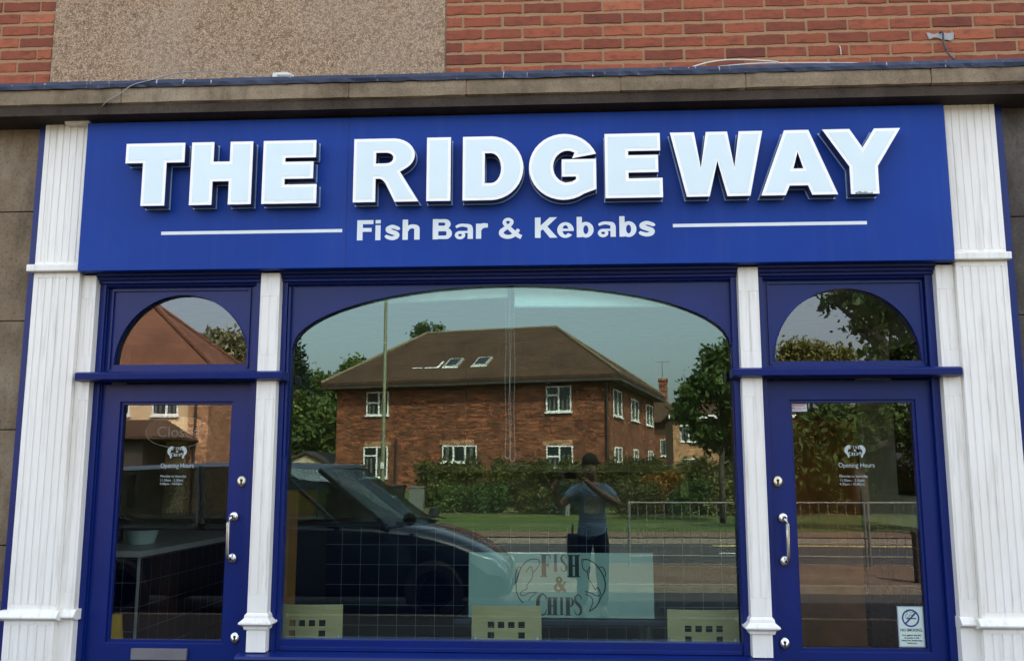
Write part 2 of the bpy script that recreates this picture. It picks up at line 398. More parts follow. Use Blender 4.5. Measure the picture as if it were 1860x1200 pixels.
def text_mb(s, x, z, size, y, wid=None, align='LEFT', off=0, th=.0008):
    c = bpy.data.curves.new('t', 'FONT'); c.body = s; c.size = size; c.offset = off; c.align_x = align; c.resolution_u = 3; c.extrude = th / 2; c.fill_mode = 'BOTH'
    o = bpy.data.objects.new('t', c); COL.objects.link(o); bpy.context.view_layer.update()
    me = bpy.data.meshes.new_from_object(o.evaluated_get(bpy.context.evaluated_depsgraph_get()))
    k = 1
    xs = [v.co.x for v in me.vertices]
    if wid: k = wid / (max(xs) - min(xs))
    b = MB(); b.add([(x + v.co.x * k, y + v.co.z, z + v.co.y) for v in me.vertices], [tuple(p.vertices) for p in me.polygons])
    bpy.data.objects.remove(o); bpy.data.curves.remove(c); bpy.data.meshes.remove(me); return b
def arc(cx, cz, rx, rz, a0, a1, n=24): return [(cx + rx * math.cos(R(a0 + (a1 - a0) * i / n)), cz + rz * math.sin(R(a0 + (a1 - a0) * i / n))) for i in range(n + 1)]

# where a ray of the calibrated view meets the plane at distance d (used for laying out what the glass mirrors)
def ray(px, py):
    f = 1693.5; v = Vector(((px - 930) / f, 1, -(py - 600) / f)); v.rotate(Euler((R(8.857), 0, 0))); v.rotate(Euler((0, 0, R(3.283)))); return v
def inner(px, py, y):     # a point inside the shop, y metres behind the glazing line
    v = ray(px, py); k = (5 + y) / v.y; return (v.x * k, y, CAM_H + v.z * k)
def mir(px, py, D):       # a point across the road that the glass (y=.05) mirrors at this distance
    v = ray(px, py); k = D / v.y; return (v.x * k, 5.1 - D, CAM_H + v.z * k)

# ------------------------------------------------------------------ ground and road
def sheet(name, x0, x1, y0, y1, z, mat, nx=1):
    b = MB(); b.add([(x0, y0, z), (x1, y0, z), (x1, y1, z), (x0, y1, z)], [(0, 1, 2, 3)]); o = b.build(name, mat, recalc=False); tag(o, kind='structure'); return o
gz = [(14, -.25), (-18.3, -.25), (-18.5, .03), (-33.2, .10), (-37.5, .78), (-120, 1.2), (-420, 1.2)]
b = MB(); xs = [-400, -150, -60, -30, 0, 30, 60, 150, 400]
vs = [(x, y, z) for y, z in gz for x in xs]; n = len(xs)
b.add(vs, [(i * n + j, (i + 1) * n + j, (i + 1) * n + j + 1, i * n + j + 1) for i in range(len(gz) - 1) for j in range(n - 1)])
tag(b.build('ground', 'grass_turf'), kind='structure')
def solid(name, x0, x1, y0, y1, z0, z1, mat):
    return tag(MB().box(x0, x1, y0, y1, z0, z1).build(name, mat), kind='structure')
solid('pavement', -60, 60, -5.25, .0, -.2, 0, 'paving_slab')
solid('kerb', -60, 60, -5.37, -5.25, -.2, .004, 'kerb_stone')
solid('service_road', -60, 60, -8.35, -5.37, -.22, -.10, 'asphalt')
solid('kerb', -60, 60, -8.47, -8.35, -.2, .008, 'kerb_stone')
solid('footway', -60, 60, -11.5, -8.47, -.2, .004, 'brown_footway')
solid('kerb', -60, 60, -11.62, -11.5, -.2, .0, 'kerb_stone')
solid('road', -60, 60, -18.0, -11.62, -.22, -.10, 'asphalt')
solid('kerb', -60, 60, -18.12, -18.0, -.2, .02, 'kerb_stone')
b = MB()
for a, c in ((-12, .6), (3.2, 4.6)): b.box(a, c, -15.25, -15.13, -.1, -.096)
tag(b.build('road_marking', 'road_white'), kind='structure')
b = MB(); b.box(3.4, 60, -17.5, -17.42, -.1, -.096).box(3.4, 60, -17.28, -17.2, -.1, -.096)
tag(b.build('road_marking', 'road_yellow'), kind='structure')
b = MB(); b.add([(-60, -20.3, .05), (60, -20.3, .05), (60, -18.13, .045), (-60, -18.13, .045)], [(0, 1, 2, 3)]); tag(b.build('verge_soil', 'dirt'), kind='structure')
b = MB(); b.add([(-60, -33.0, .115), (60, -33.0, .115), (60, -30.6, .10), (-60, -30.6, .10)], [(0, 1, 2, 3)]); tag(b.build('far_path', 'dirt'), kind='structure')

# ------------------------------------------------------------------ shop building
BX0, BX1, BD, BH = -15.0, 15.0, 9.0, 8.2  # unseen height and breadth set for the shadow cast over the road
shop = empty('shop_building', (0, 0, 0), 0, 'red brick building with a pebble dashed panel and stone ledge over the shopfront', 'building')
# brick wall with real bricks where it is seen
rnd = random.Random(4)
def brick_panel(x0, x1, z0, z1, first, edge_left=None):
    b = MB(); row = 0; z = z0
    while z < z1:
        off = first + (row % 2) * .1125
        x = x0 - .3 + ((off - (x0 - .3)) % .2278) - .2278
        while x < x1:
            a, c = max(x, x0), min(x + .2125, x1)
            if c - a > .03:
                j = lambda s=.0016: rnd.uniform(-s, s)
                t = min(1, max(.02, rnd.gauss(.5, .17)))
                d = -.005 + j(.0018)
                nseg = 5; vs = []; 
                for i in range(nseg + 1):
                    xx = a + (c - a) * i / nseg; zt, zb = z + .0585 + j(.003), z + j(.003)
                    if i in (0, nseg): xx += j(.002)
                    vs += [(xx, d + j(.0012), zb + .003), (xx, d + j(.0012), zt - .003), (xx, d + .006, zt + .001), (xx, .02, zt), (xx, .02, zb), (xx, d + .005, zb)]
                fs = []
                for i in range(nseg):
                    for k in range(6): q = i * 6; fs.append((q + k, q + (k + 1) % 6, q + 6 + (k + 1) % 6, q + 6 + k))
                fs += [tuple(range(6)), tuple(nseg * 6 + k for k in range(6))]
                b.add(vs, fs, t)
            x += .2278
        z += .0757; row += 1
    return b
b = brick_panel(-.665, 3.6, 3.664, 4.72, .921); b2 = brick_panel(-4.4, -2.995, 3.664 + .024, 4.72, -3.19)
b.build('brickwork', 'brick_clay', shop, recalc=True); b2.build('brickwork', 'brick_clay', shop, recalc=True)
b = MB(); b.box(-4.4, 3.6, .0, .06, 3.62, 4.72); b.build('mortar_bed', 'brick_mortar', shop)
b = MB(); b.box(BX0, -4.4, 0, .3, 3.62, BH); b.box(3.6, BX1, 0, .3, 3.62, BH); b.box(-4.4, 3.6, 0, .3, 4.722, BH); b.box(-4.4, 3.6, .061, .3, 3.62, 4.722)
b.box(BX0, BX1, BD - .3, BD, 0, BH); b.box(BX0, BX0 + .3, .3, BD - .3, 0, BH); b.box(BX1 - .3, BX1, .3, BD - .3, 0, BH); b.build('wall', 'house_brick', shop)
b = MB(); b.box(-2.985, -.672, -.012, -.0005, 3.64, 4.9)
pan = b.build('rendered_panel', 'pebble_dash', shop); 
parts('panel_edge', 'cornice_stone', shop, [(-2.992, -2.985, -.004, .0, 3.66, 4.9), (-.672, -.664, -.004, .0, 3.66, 4.9)])
b = MB(); b.prism([(-.5, BH), (BD + .5, BH), (BD / 2, BH + 2.2)], (), BX0 - .3, BX1 + .3, axis='x'); b.build('roof', 'roof_tile', shop)
# stone ledge in separate lengths, lead flashing on top
XS = [-15, -6.2, -4.3, -3.17, -2.43, -1.16 + .0, -.52, .31, .97, 1.93, 2.66, 4.2, 6.5, 15]
cor = None
b = MB()
rnd = random.Random(8)
for i, (a, c) in enumerate(zip(XS[:-1], XS[1:])):
    dz = rnd.uniform(-.004, .004); dy = rnd.uniform(-.004, .004)
    nseg = max(2, int((c - a) / .08)); vs = []; fs = []
    for k in range(nseg + 1):
        x = a + .003 + (c - a - .006) * k / nseg
        j = lambda q=.0022: rnd.uniform(-q, q)
        prof = [(-.02, 3.532 + dz), (-.235 + dy + j(), 3.524 + dz + j()), (-.252 + dy + j(), 3.531 + dz + j()), (-.254 + dy + j(), 3.575), (-.252 + dy + j(), 3.612), (-.02, 3.625)]
        vs += [(x, p[0], p[1]) for p in prof]
    for k in range(nseg):
        for q in range(6): fs.append((k * 6 + q, k * 6 + (q + 1) % 6, k * 6 + 6 + (q + 1) % 6, k * 6 + 6 + q))
    fs += [tuple(range(6)), tuple(nseg * 6 + q for q in range(6))]
    b.add(vs, fs)
cor = b.build('stone_ledge', 'cornice_stone', shop)
b = MB(); b.box(-15, 15, -.246, -.02, 3.536, 3.608); b.build('ledge_joint', 'brick_mortar', cor)
b = MB(); n = 300; vs = []; fs = []
for k in range(n + 1):
    x = -6 + 12 * k / n; j = lambda q: rnd.uniform(-q, q)
    prof = [(.0, 3.668), (-.13, 3.662 + j(.001)), (-.262 + j(.002), 3.652 + j(.002)), (-.267 + j(.002), 3.632), (-.262 + j(.003), 3.611 + j(.003)), (-.256, 3.615), (-.02, 3.627)]
    vs += [(x, p[0], p[1]) for p in prof]
for k in range(n):
    for q in range(7): fs.append((k * 7 + q, k * 7 + (q + 1) % 7, k * 7 + 7 + (q + 1) % 7, k * 7 + 7 + q))
b.add(vs, fs); b.build('lead_flashing', 'lead_flashing', cor)
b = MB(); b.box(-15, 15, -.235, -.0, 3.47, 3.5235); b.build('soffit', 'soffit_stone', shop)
# side piers of stone blocks
def pier(x0, x1, zs, mat):
    b = MB()
    for a, c in zip(zs[:-1], zs[1:]): b.box(x0, x1, -.05 + rnd.uniform(-.002, .002), .3, a + .003, c - .003, ch=.004)
    b.build('stone_pier', mat, shop)
    MB().box(x0, x1, -.042, .28, 0, 3.46).build('joint', 'soffit_stone', shop)
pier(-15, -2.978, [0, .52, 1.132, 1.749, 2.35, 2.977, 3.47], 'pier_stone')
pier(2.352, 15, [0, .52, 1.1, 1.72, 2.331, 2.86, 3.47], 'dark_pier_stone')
# interior shell
b = MB(); b.box(-4.3, 2.9, .0, 8.6, -.05, .0); b.build('floor', 'interior_floor', shop)
b = MB(); b.box(-4.3, 2.9, .33, 8.6, 2.78, 2.85); b.build('ceiling', 'interior_ceiling', shop)
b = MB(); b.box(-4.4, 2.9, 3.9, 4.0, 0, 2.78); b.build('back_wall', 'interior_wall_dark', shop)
parts('side_wall', 'interior_wall_green', shop, [(-4.4, -4.3, .1, 3.9, 0, 2.78), (2.72, 2.8, .1, 3.9, 1.1, 2.78)])
b = MB(); b.box(2.70, 2.8, .1, 3.9, 0, 1.1); b.build('tiled_dado', 'navy_tile', shop)
parts('wall_panel', 'interior_panel', shop, [(-2.5, -2.3, 3.84, 3.9, 1.9, 2.75), (-1.15, -.95, 3.84, 3.9, 1.45, 2.75), (-.4, -.15, 3.84, 3.9, 1.45, 2.75), (.45, .7, 3.84, 3.9, 1.45, 2.75)])
b = MB(); b.box(2.0, 2.68, 3.83, 3.9, 0, 2.02, ch=.004); d = b.build('interior_door', 'door_brown', shop)
parts('door_panel', 'door_brown', d, [(2.1, 2.58, 3.82, 3.83, 1.1, 1.9), (2.1, 2.58, 3.82, 3.83, .15, .95)])
# filler walls between glazing and building
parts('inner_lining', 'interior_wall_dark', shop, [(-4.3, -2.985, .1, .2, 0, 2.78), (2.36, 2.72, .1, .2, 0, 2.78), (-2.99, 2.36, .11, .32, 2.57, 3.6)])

# ------------------------------------------------------------------ shopfront
sf = empty('shopfront', (0, 0, 0), 0, 'blue painted timber shopfront with white fluted pilasters, arched window and two glazed doors', 'shopfront')
def flutes(b, x0, x1, yf, z0, z1, xs, w=.0075, depth=.0038, e=.045, top=None):
    """board with vertical grooves: back plate plus raised lands between grooves"""
    b.box(x0, x1, yf + depth, .0, z0, z1)
    t = e if top is None else top
    b.box(x0, x1, yf, yf + depth, z1 - t, z1); b.box(x0, x1, yf, yf + depth, z0, z0 + e)
    edges = [x0] + [v for x in xs for v in (x - w / 2, x + w / 2)] + [x1]
    for i in range(0, len(edges), 2): b.box(edges[i], edges[i + 1], yf, yf + depth, z0 + e, z1 - t)
def gx(a, c, n): return [a + (c - a) * (i + .8) / (n + .6) for i in range(n)]
def big_pilaster(x0, x1, side):
    g = gx(x0, x1, 6)
    b = MB(); flutes(b, x0, x1, -.10, 2.655, 3.508, g, e=.02, top=.02)
    flutes(b, x0, x1, -.10, .802, 2.612, g, e=.03, top=.03)
    flutes(b, x0 - .004, x1 + .004, -.112, .0, .752, gx(x0, x1, 5), e=.05, top=.02)
    p = b.build('pilaster', 'white_paint', sf, bevel=.0022)
    q = MB(); q.box(x0 - .028, x1 + .012, -.135, .0, 2.613, 2.653)
    q.build('moulding', 'white_paint', p, bevel=.006)
    q = MB(); q.prism([(-.112, .752), (-.128, .762), (-.142, .768), (-.142, .776), (-.128, .795), (-.118, .806), (-.0, .806), (-.0, .752)], (), x0 - .028, x1 + .028, axis='x')
    q.build('base_moulding', 'white_paint', p, bevel=.003)
    if side < 0: MB().box(x0 - .042, x0 - .001, -.085, .0, 0, 3.50).build('edge_board', 'blue_paint', p)
    else: MB().box(x1 + .001, x1 + .042, -.085, .0, 0, 3.50).build('edge_board', 'blue_paint', p)
    return p
big_pilaster(-2.936, -2.674, -1); big_pilaster(2.047, 2.311, 1)
MB().box(-2.80, -2.66, -.148, -.10, 3.455, 3.505).build('cap', 'white_paint', sf, bevel=.002)
MB().box(1.99, 2.30, -.118, -.10, 3.49, 3.508).build('cap', 'white_paint', sf, bevel=.002)
def narrow(x0, x1, cap=True, yf=-.075):
    b = MB(); c = (x0 + x1) / 2; xs = [c] if x1 - x0 > .09 else [x0 + (x1 - x0) * .45]
    ex = [x0 + .008, c, x1 - .008] if x1 - x0 > .09 else [x0 + .03, x1 - .012]
    flutes(b, x0, x1, yf, 2.056, 2.60, ex, w=.007, e=.09, top=.13, depth=.003)
    flutes(b, x0, x1, yf, .80, 2.008, ex, w=.007, e=.09, top=.10, depth=.003)
    b.box(x0 + .002, x1 - .002, yf - .002, .0, .602, .715)
    p = b.build('mullion_pilaster', 'white_paint', sf, bevel=.002)
    q = MB(); o = .034
    if cap:
        prof = [(0, .712), (.010, .716), (.014, .732), (.034, .744), (.034, .752), (.012, .772), (.010, .786), (0, .80)]
        vs = []; fs = []
        for d, z in prof: vs += [(x0 - d, .0, z), (x0 - d, yf - d, z), (x1 + d, yf - d, z), (x1 + d, .0, z)]
        for i in range(len(prof) - 1):
            for k in range(4): fs.append((i * 4 + k, i * 4 + (k + 1) % 4, i * 4 + 4 + (k + 1) % 4, i * 4 + 4 + k))
        fs += [(0, 1, 2, 3), tuple(28 + k for k in range(4))]; q.add(vs, fs)
        q.build('base_moulding', 'white_paint', p, bevel=.0015)
    return p
narrow(-1.662, -1.556); narrow(.924, 1.029)
narrow(-2.673, -2.594, False, -.068); narrow(1.955, 2.046, False, -.068)
for x0, x1 in ((-2.673, -2.588), (1.949, 2.046)):
    MB().prism([(-.068, .752), (-.084, .762), (-.10, .768), (-.10, .776), (-.086, .795), (-.074, .806), (-.0, .806), (-.0, .752)], (), x0, x1 + (.0 if x0 > 0 else .012), axis='x').build('base_moulding', 'white_paint', sf, bevel=.002)
    MB().box(x0 + .002, x1 - .002, -.071, 0, 0, .752).build('plinth', 'white_paint', sf, bevel=.002)
# blue timber frame round the openings (posts, head mouldings, sill)
parts('frame_post', 'blue_paint', sf, [(a, c, .0, .11, 0.0, 2.60) for a, c in ((-2.60, -2.556), (-1.724, -1.53), (.905, 1.07), (1.93, 1.96))], .002)
parts('stop_bead', 'blue_paint', sf, [(a, c, -.02, -.0005, z, 2.56) for a, c, z in ((-2.594, -2.560, 0), (-1.705, -1.662, 0), (1.029, 1.062, 0), (1.915, 1.955, 0), (-1.556, -1.528, .6), (.893, .924, .6))], .002)
for a, c in ((-2.594, -1.662), (-1.556, .924), (1.029, 1.955)):
    b = MB(); b.prism([(.03, 2.545), (-.012, 2.545), (-.018, 2.556), (-.034, 2.560), (-.036, 2.572), (-.052, 2.576), (-.056, 2.590), (-.075, 2.594), (-.078, 2.606), (.03, 2.606)], (), a, c, axis='x'); b.build('head_moulding', 'blue_paint', sf)
for a, c in ((-2.645, -1.505), (.873, 2.030)):
    b = MB(); b.prism([(0, 2.008), (-.10, 2.008), (-.128, 2.014), (-.132, 2.047), (-.112, 2.056), (0, 2.056)], (), a, c, axis='x'); t = b.build('transom', 'blue_paint', sf, bevel=.002)
b = MB(); b.box(-2.63, -2.60, -.0, .10, 2.0, 2.06)
# fascia backing behind the sign
MB().box(-2.68, 2.05, -.085, .105, 2.608, 3.468).build('fascia_board', 'blue_paint', sf)
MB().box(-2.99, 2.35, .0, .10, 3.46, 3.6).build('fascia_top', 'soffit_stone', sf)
# display window
gy = .05
b = MB()
def spandrel(b, x0, x1, z0, z1, a0, a1, zs, zt, y0, y1, mid=None, n=48):
    hole = [(a1, z0)] + arc((a0 + a1) / 2, zs, (a1 - a0) / 2, zt - zs, 0, 180, n) + [(a0, z0)]
    out = [(x0, z0), (x0, z1), (x1, z1), (x1, z0)]
    b.prism(out + [(a1, z0)] + arc((a0 + a1) / 2, zs, (a1 - a0) / 2, zt - zs, 0, 180, n)[0:] + [(a0, z0)], (), y0, y1)
spandrel(b, -1.528, .893, .90, 2.546, -1.508, .893 - .0, 2.200, 2.541, .022, .045) if False else None
arch = arc(-.3075, 2.195, 1.2005, .346, 0, 180, 72)
b.prism([(-1.545, 1.6), (-1.545, 2.56), (.925, 2.56), (.925, 1.6), (.893, 1.6)] + arch + [(-1.508, 1.6)], (), .018, .048)
dw = b.build('display_window', 'blue_paint', sf)
ar2 = arc(-.3075, 2.195, 1.2005, .346, 0, 180, 72); ar3 = arc(-.3075, 2.195, 1.193, .339, 180, 0, 72)
MB().prism(ar2 + ar3, (), .012, .048).build('arch_bead', 'blue_paint', dw)
b = MB(); b.box(-1.545, -1.508, -.004, .049, .60, 1.602); b.box(.893, .922, -.004, .049, .60, 1.602); b.box(-1.508, .893, -.004, .049, .60, .657); b.box(-1.526, -1.512, -.008, .018, 1.602, 2.536); b.box(.897, .904, -.008, .018, 1.602, 2.536)
b.build('window_frame', 'blue_paint', dw, bevel=.002)
MB().box(-1.54, .92, gy, gy + .006, .61, 2.552).build('glass', 'window_glass', dw)
b = MB(); b.prism([(.1, .600), (-.055, .600), (-.125, .590), (-.13, .575), (-.12, .552), (-.08, .545), (.1, .545)], (), -1.70, 1.06, axis='x'); b.box(-1.50, .88, -.02, -.0, .602, .622)
b.build('window_sill', 'blue_paint', sf, bevel=.002)
b = MB(); b.box(-1.66, 1.02, -.04, .1, 0, .545); b.build('stall_riser', 'blue_paint', sf)
# fanlights
for (x0, x1, z0, z1, zt) in ((-2.556, -1.724, 2.056, 2.545, 2.502), (1.07, 1.93, 2.056, 2.545, 2.498)):
    a0, a1 = (-2.512, -1.741) if x0 < 0 else (1.113, 1.891)
    zb = 2.110 if x0 < 0 else 2.104
    ar = arc((a0 + a1) / 2, zb, (a1 - a0) / 2, zt - zb, 0, 180, 40)
    b = MB(); b.prism([(x0, z0), (x0, z1), (x1, z1), (x1, z0)], [ar], .02, .045); f = b.build('fanlight', 'blue_paint', sf)
    inn = arc((a0 + a1) / 2, zb + .004, (a1 - a0) / 2 - .006, zt - zb - .006, 180, 0, 40)
    MB().prism(ar + inn, (), .014, .045).build('arch_bead', 'blue_paint', f)
    b = MB(); b.box(x0 + .03, x1 - .03, .008, .02, z1 - .022, z1 - .012); b.box(x0 + .02, x0 + .03, .008, .02, z0 + .03, z1 - .012); b.box(x1 - .03, x1 - .02, .008, .02, z0 + .03, z1 - .012); b.build('bead', 'blue_paint', f)
    MB().box(x0 + .005, x1 - .005, gy, gy + .006, z0 + .005, z1 - .005).build('glass', 'door_glass', f)
# doors
def shop_door(x0, x1, gx0, gx1, gz0, gz1, hx, lx, sgn):
    b = MB(); b.prism([(x0, .02), (x0, 2.0), (x1, 2.0), (x1, .02)], [[(gx0, gz0), (gx0, gz1), (gx1, gz1), (gx1, gz0)]], .012, .056)
    d = b.build('door', 'blue_paint', sf, bevel=.002)
    q = MB(); w = .014; q.prism([(gx0 + .0002, gz0), (gx0, gz1), (gx1, gz1), (gx1, gz0)], [[(gx0 + w, gz0 + w), (gx0 + w, gz1 - w), (gx1 - w, gz1 - w), (gx1 - w, gz0 + w)]], .026, .046); q.build('glazing_bead', 'blue_paint', d)
    MB().box(gx0 - .008, gx1 + .008, .046, .052, gz0 - .008, gz1 + .008).build('glass', 'door_glass', d)
    za, zc = 1.286, 1.068
    h = MB(); y = -.045
    h.tube([(hx + sgn * .006, .0, za), (hx + sgn * .004, -.03, za), (hx, y, za - .006), (hx - sgn * .002, y - .004, za - .03), (hx - sgn * .003, y - .004, (za + zc) / 2), (hx - sgn * .002, y - .004, zc + .03), (hx, y, zc + .006), (hx + sgn * .004, -.03, zc), (hx + sgn * .006, 0, zc)], .0095, 12)
    for z in (za, zc): h.lathe([(.0, -.002), (.016, -.004), (.024, .0), (.026, .006), (.026, .013)], (hx + sgn * .007, -.002, z), 24, 'y')
    h.build('handle', 'steel', d, smooth=True)
    for z, mt in ((1.472, 'brass_face'), (.660, 'steel')):
        k = MB(); k.lathe([(0, .0), (.021, .001), (.025, .005), (.025, .014)], (lx, -.002, z), 28, 'y', 1, 1.15); lo = k.build('lock', mt, d, smooth=True)
        k = MB(); k.box(lx - .0045, lx + .0045, -.0052, -.001, z - .015, z + .004); k.lathe([(.0, 0), (.0075, .0), (.0075, .003)], (lx, -.0056, z + .005), 12, 'y'); k.build('keyhole', 'keyhole', d)
    return d
dl = shop_door(-2.556, -1.705, -2.452, -1.816, .628, 1.902, -1.788, -1.748, 1)
MB().box(-2.30, -2.00, -.006, .012, .545, .602, ch=.002).build('letter_plate', 'letter_plate_grey', dl)
shop_door(1.066, 1.93, 1.184, 1.836, .620, 1.897, 1.128, 1.103, -1)

# ------------------------------------------------------------------ the sign
sign = empty('shop_sign', (0, -.15, 3.0), 0, 'long blue shop sign with raised white letters THE RIDGEWAY over Fish Bar and Kebabs', 'sign')
def loc0(o): o.location = (0, .15, -3.0); return o
b = MB(); b.box(-2.663, -1.1795, -.15, -.086, 2.607, 3.455); b.box(-1.1765, 2.026, -.15, -.086, 2.607, 3.455)
loc0(b.build('panel', 'sign_blue', sign, bevel=.0025))
loc0(MB().box(-1.1795, -1.1765, -.1485, -.09, 2.61, 3.45).build('panel_joint', 'seam_blue', sign))
def G_R():
    o = [(0, 0), (0, 1), (.60, 1)] + arc(.60, .735, .345, .265, 84, -50, 12) + [(.72, .47), (1.01, 0), (.645, 0), (.50, .29)] + [(.455, .345), (.41, .365), (.345, .365), (.345, 0)]
    h = [(.345, .775), (.345, .605)] + arc(.505, .69, .11, .085, -90, 90, 8)
    return o, [h]
def G_D():
    o = [(0, 0), (0, 1), (.48, 1)] + arc(.46, .5, .54, .5, 80, -80, 16) + [(.48, 0)]
    h = [(.365, .735), (.365, .265)] + arc(.47, .5, .165, .235, -90, 90, 10)
    return o, [h]
def G_G():
    outer = arc(.52, .5, .52, .515, 22, 305, 30)
    o = outer + [(1.0, .145), (1.0, .615), (.49, .615), (.49, .345), (.70, .345), (.70, .30)] + [(.64, .265)] + arc(.575, .5, .215, .25, 262, 60, 14) + [(.645, .63)]
    return o, []
GL = dict(
 T=([(0, .685), (0, 1), (1, 1), (1, .685), (.70, .685), (.70, 0), (.30, 0), (.30, .685)], []),
 H=([(0, 0), (0, 1), (.365, 1), (.365, .685), (.63, .685), (.63, 1), (1, 1), (1, 0), (.63, 0), (.63, .37), (.365, .37), (.365, 0)], []),
 E=([(0, 0), (0, 1), (.97, 1), (.97, .725), (.41, .725), (.41, .66), (.93, .66), (.93, .39), (.41, .39), (.41, .30), (1, .30), (1, 0)], []),
 R=G_R(), I=([(0, 0), (0, 1), (1, 1), (1, 0)], []), D=G_D(), G=G_G(),
 W=([(0, 1), (.262, 1), (.325, .44), (.39, 1), (.62, 1), (.685, .44), (.745, 1), (1, 1), (.845, 0), (.60, 0), (.505, .55), (.41, 0), (.165, 0)], []),
 A=([(0, 0), (.32, 0), (.375, .145), (.615, .145), (.665, 0), (1, 0), (.655, 1), (.335, 1)], [[(.435, .405), (.50, .665), (.565, .405)]]),
 Y=([(0, 1), (.35, 1), (.505, .71), (.665, 1), (1, 1), (.685, .42), (.685, 0), (.325, 0), (.325, .42)], []))
def inset(poly, d):
    n = len(poly); A = sum(poly[i][0] * poly[(i + 1) % n][1] - poly[(i + 1) % n][0] * poly[i][1] for i in range(n)); sg = 1 if A > 0 else -1; out = []
    for i in range(n):
        p0, p1, p2 = Vector(poly[i - 1]), Vector(poly[i]), Vector(poly[(i + 1) % n])
        e1, e2 = (p1 - p0), (p2 - p1)
        if e1.length < 1e-6 or e2.length < 1e-6: continue
        e1.normalize(); e2.normalize(); n1 = Vector((-e1.y, e1.x)) * sg; n2 = Vector((-e2.y, e2.x)) * sg
        m = n1 + n2; m = m / max(.35, m.length_squared / 2) if m.length > 1e-6 else n1; out.append(tuple(p1 + m * d))
    return out
def dedupe(p):
    o = []
    for q in p:
        if not o or (Vector(q) - Vector(o[-1])).length > 1e-4: o.append(q)
    if (Vector(o[0]) - Vector(o[-1])).length < 1e-4: o.pop()
    return o
ZB, ZT = 2.944, 3.297
for ch, x0, x1 in (('T', -2.39, -2.061), ('H', -2.023, -1.683), ('E', -1.625, -1.326), ('R', -1.127, -0.777), ('I', -0.731, -0.602), ('D', -0.537, -0.213), ('G', -0.183, 0.173),
                   ('E', .220, .521), ('W', 0.565, 1.049), ('A', 1.03, 1.424), ('Y', 1.359, 1.761)):
    o, hs = GL[ch]; tr = lambda p: (x0 + (x1 - x0) * p[0], ZB + (ZT - ZB) * p[1])
    O = dedupe([tr(p) for p in o]); H = [dedupe([tr(p) for p in h]) for h in hs]
    Hi = H
    b = MB(); b.prism(O, Hi, -.234, -.2315)
    le = loc0(b.build('letter', 'letter_white', sign))
    w = .0160
    b = MB(); b.prism(inset(O, w), [inset(h, -w * .95) for h in H], -.2352, -.2342); b.build('letter_face', 'letter_face', le)
    b = MB(); b.prism(inset(O, .0015), [inset(h, -.0015) for h in H], -.2315, -.166); b.build('letter_return', 'letter_side', le)
    b = MB(); b.prism(inset(O, -.004), [inset(h, .003) for h in H], -.166, -.159); b.build('back_plate', 'acrylic_edge', le)
for x in (-2.64, -1.9, -1.21, -1.145, -.2, .9, 2.0):
    for z in (2.63, 3.435): loc0(MB().lathe([(0, -.0012), (.0045, -.001), (.005, 0)], (x, -.15, z), 10, 'y').build('screw', 'seam_blue', sign))
# stain and chip at the foot of the last letter
b = MB(); b.prism([(1.512, 2.943), (1.512, 2.952), (1.535, 2.958), (1.548, 2.951), (1.562, 2.956), (1.585, 2.949), (1.60, 2.953), (1.60, 2.943)], (), -.2362, -.2354)
simple('stain', (.22, .27, .22), .8, var=.4, scale=60); loc0(b.build('stain', 'stain', sign))
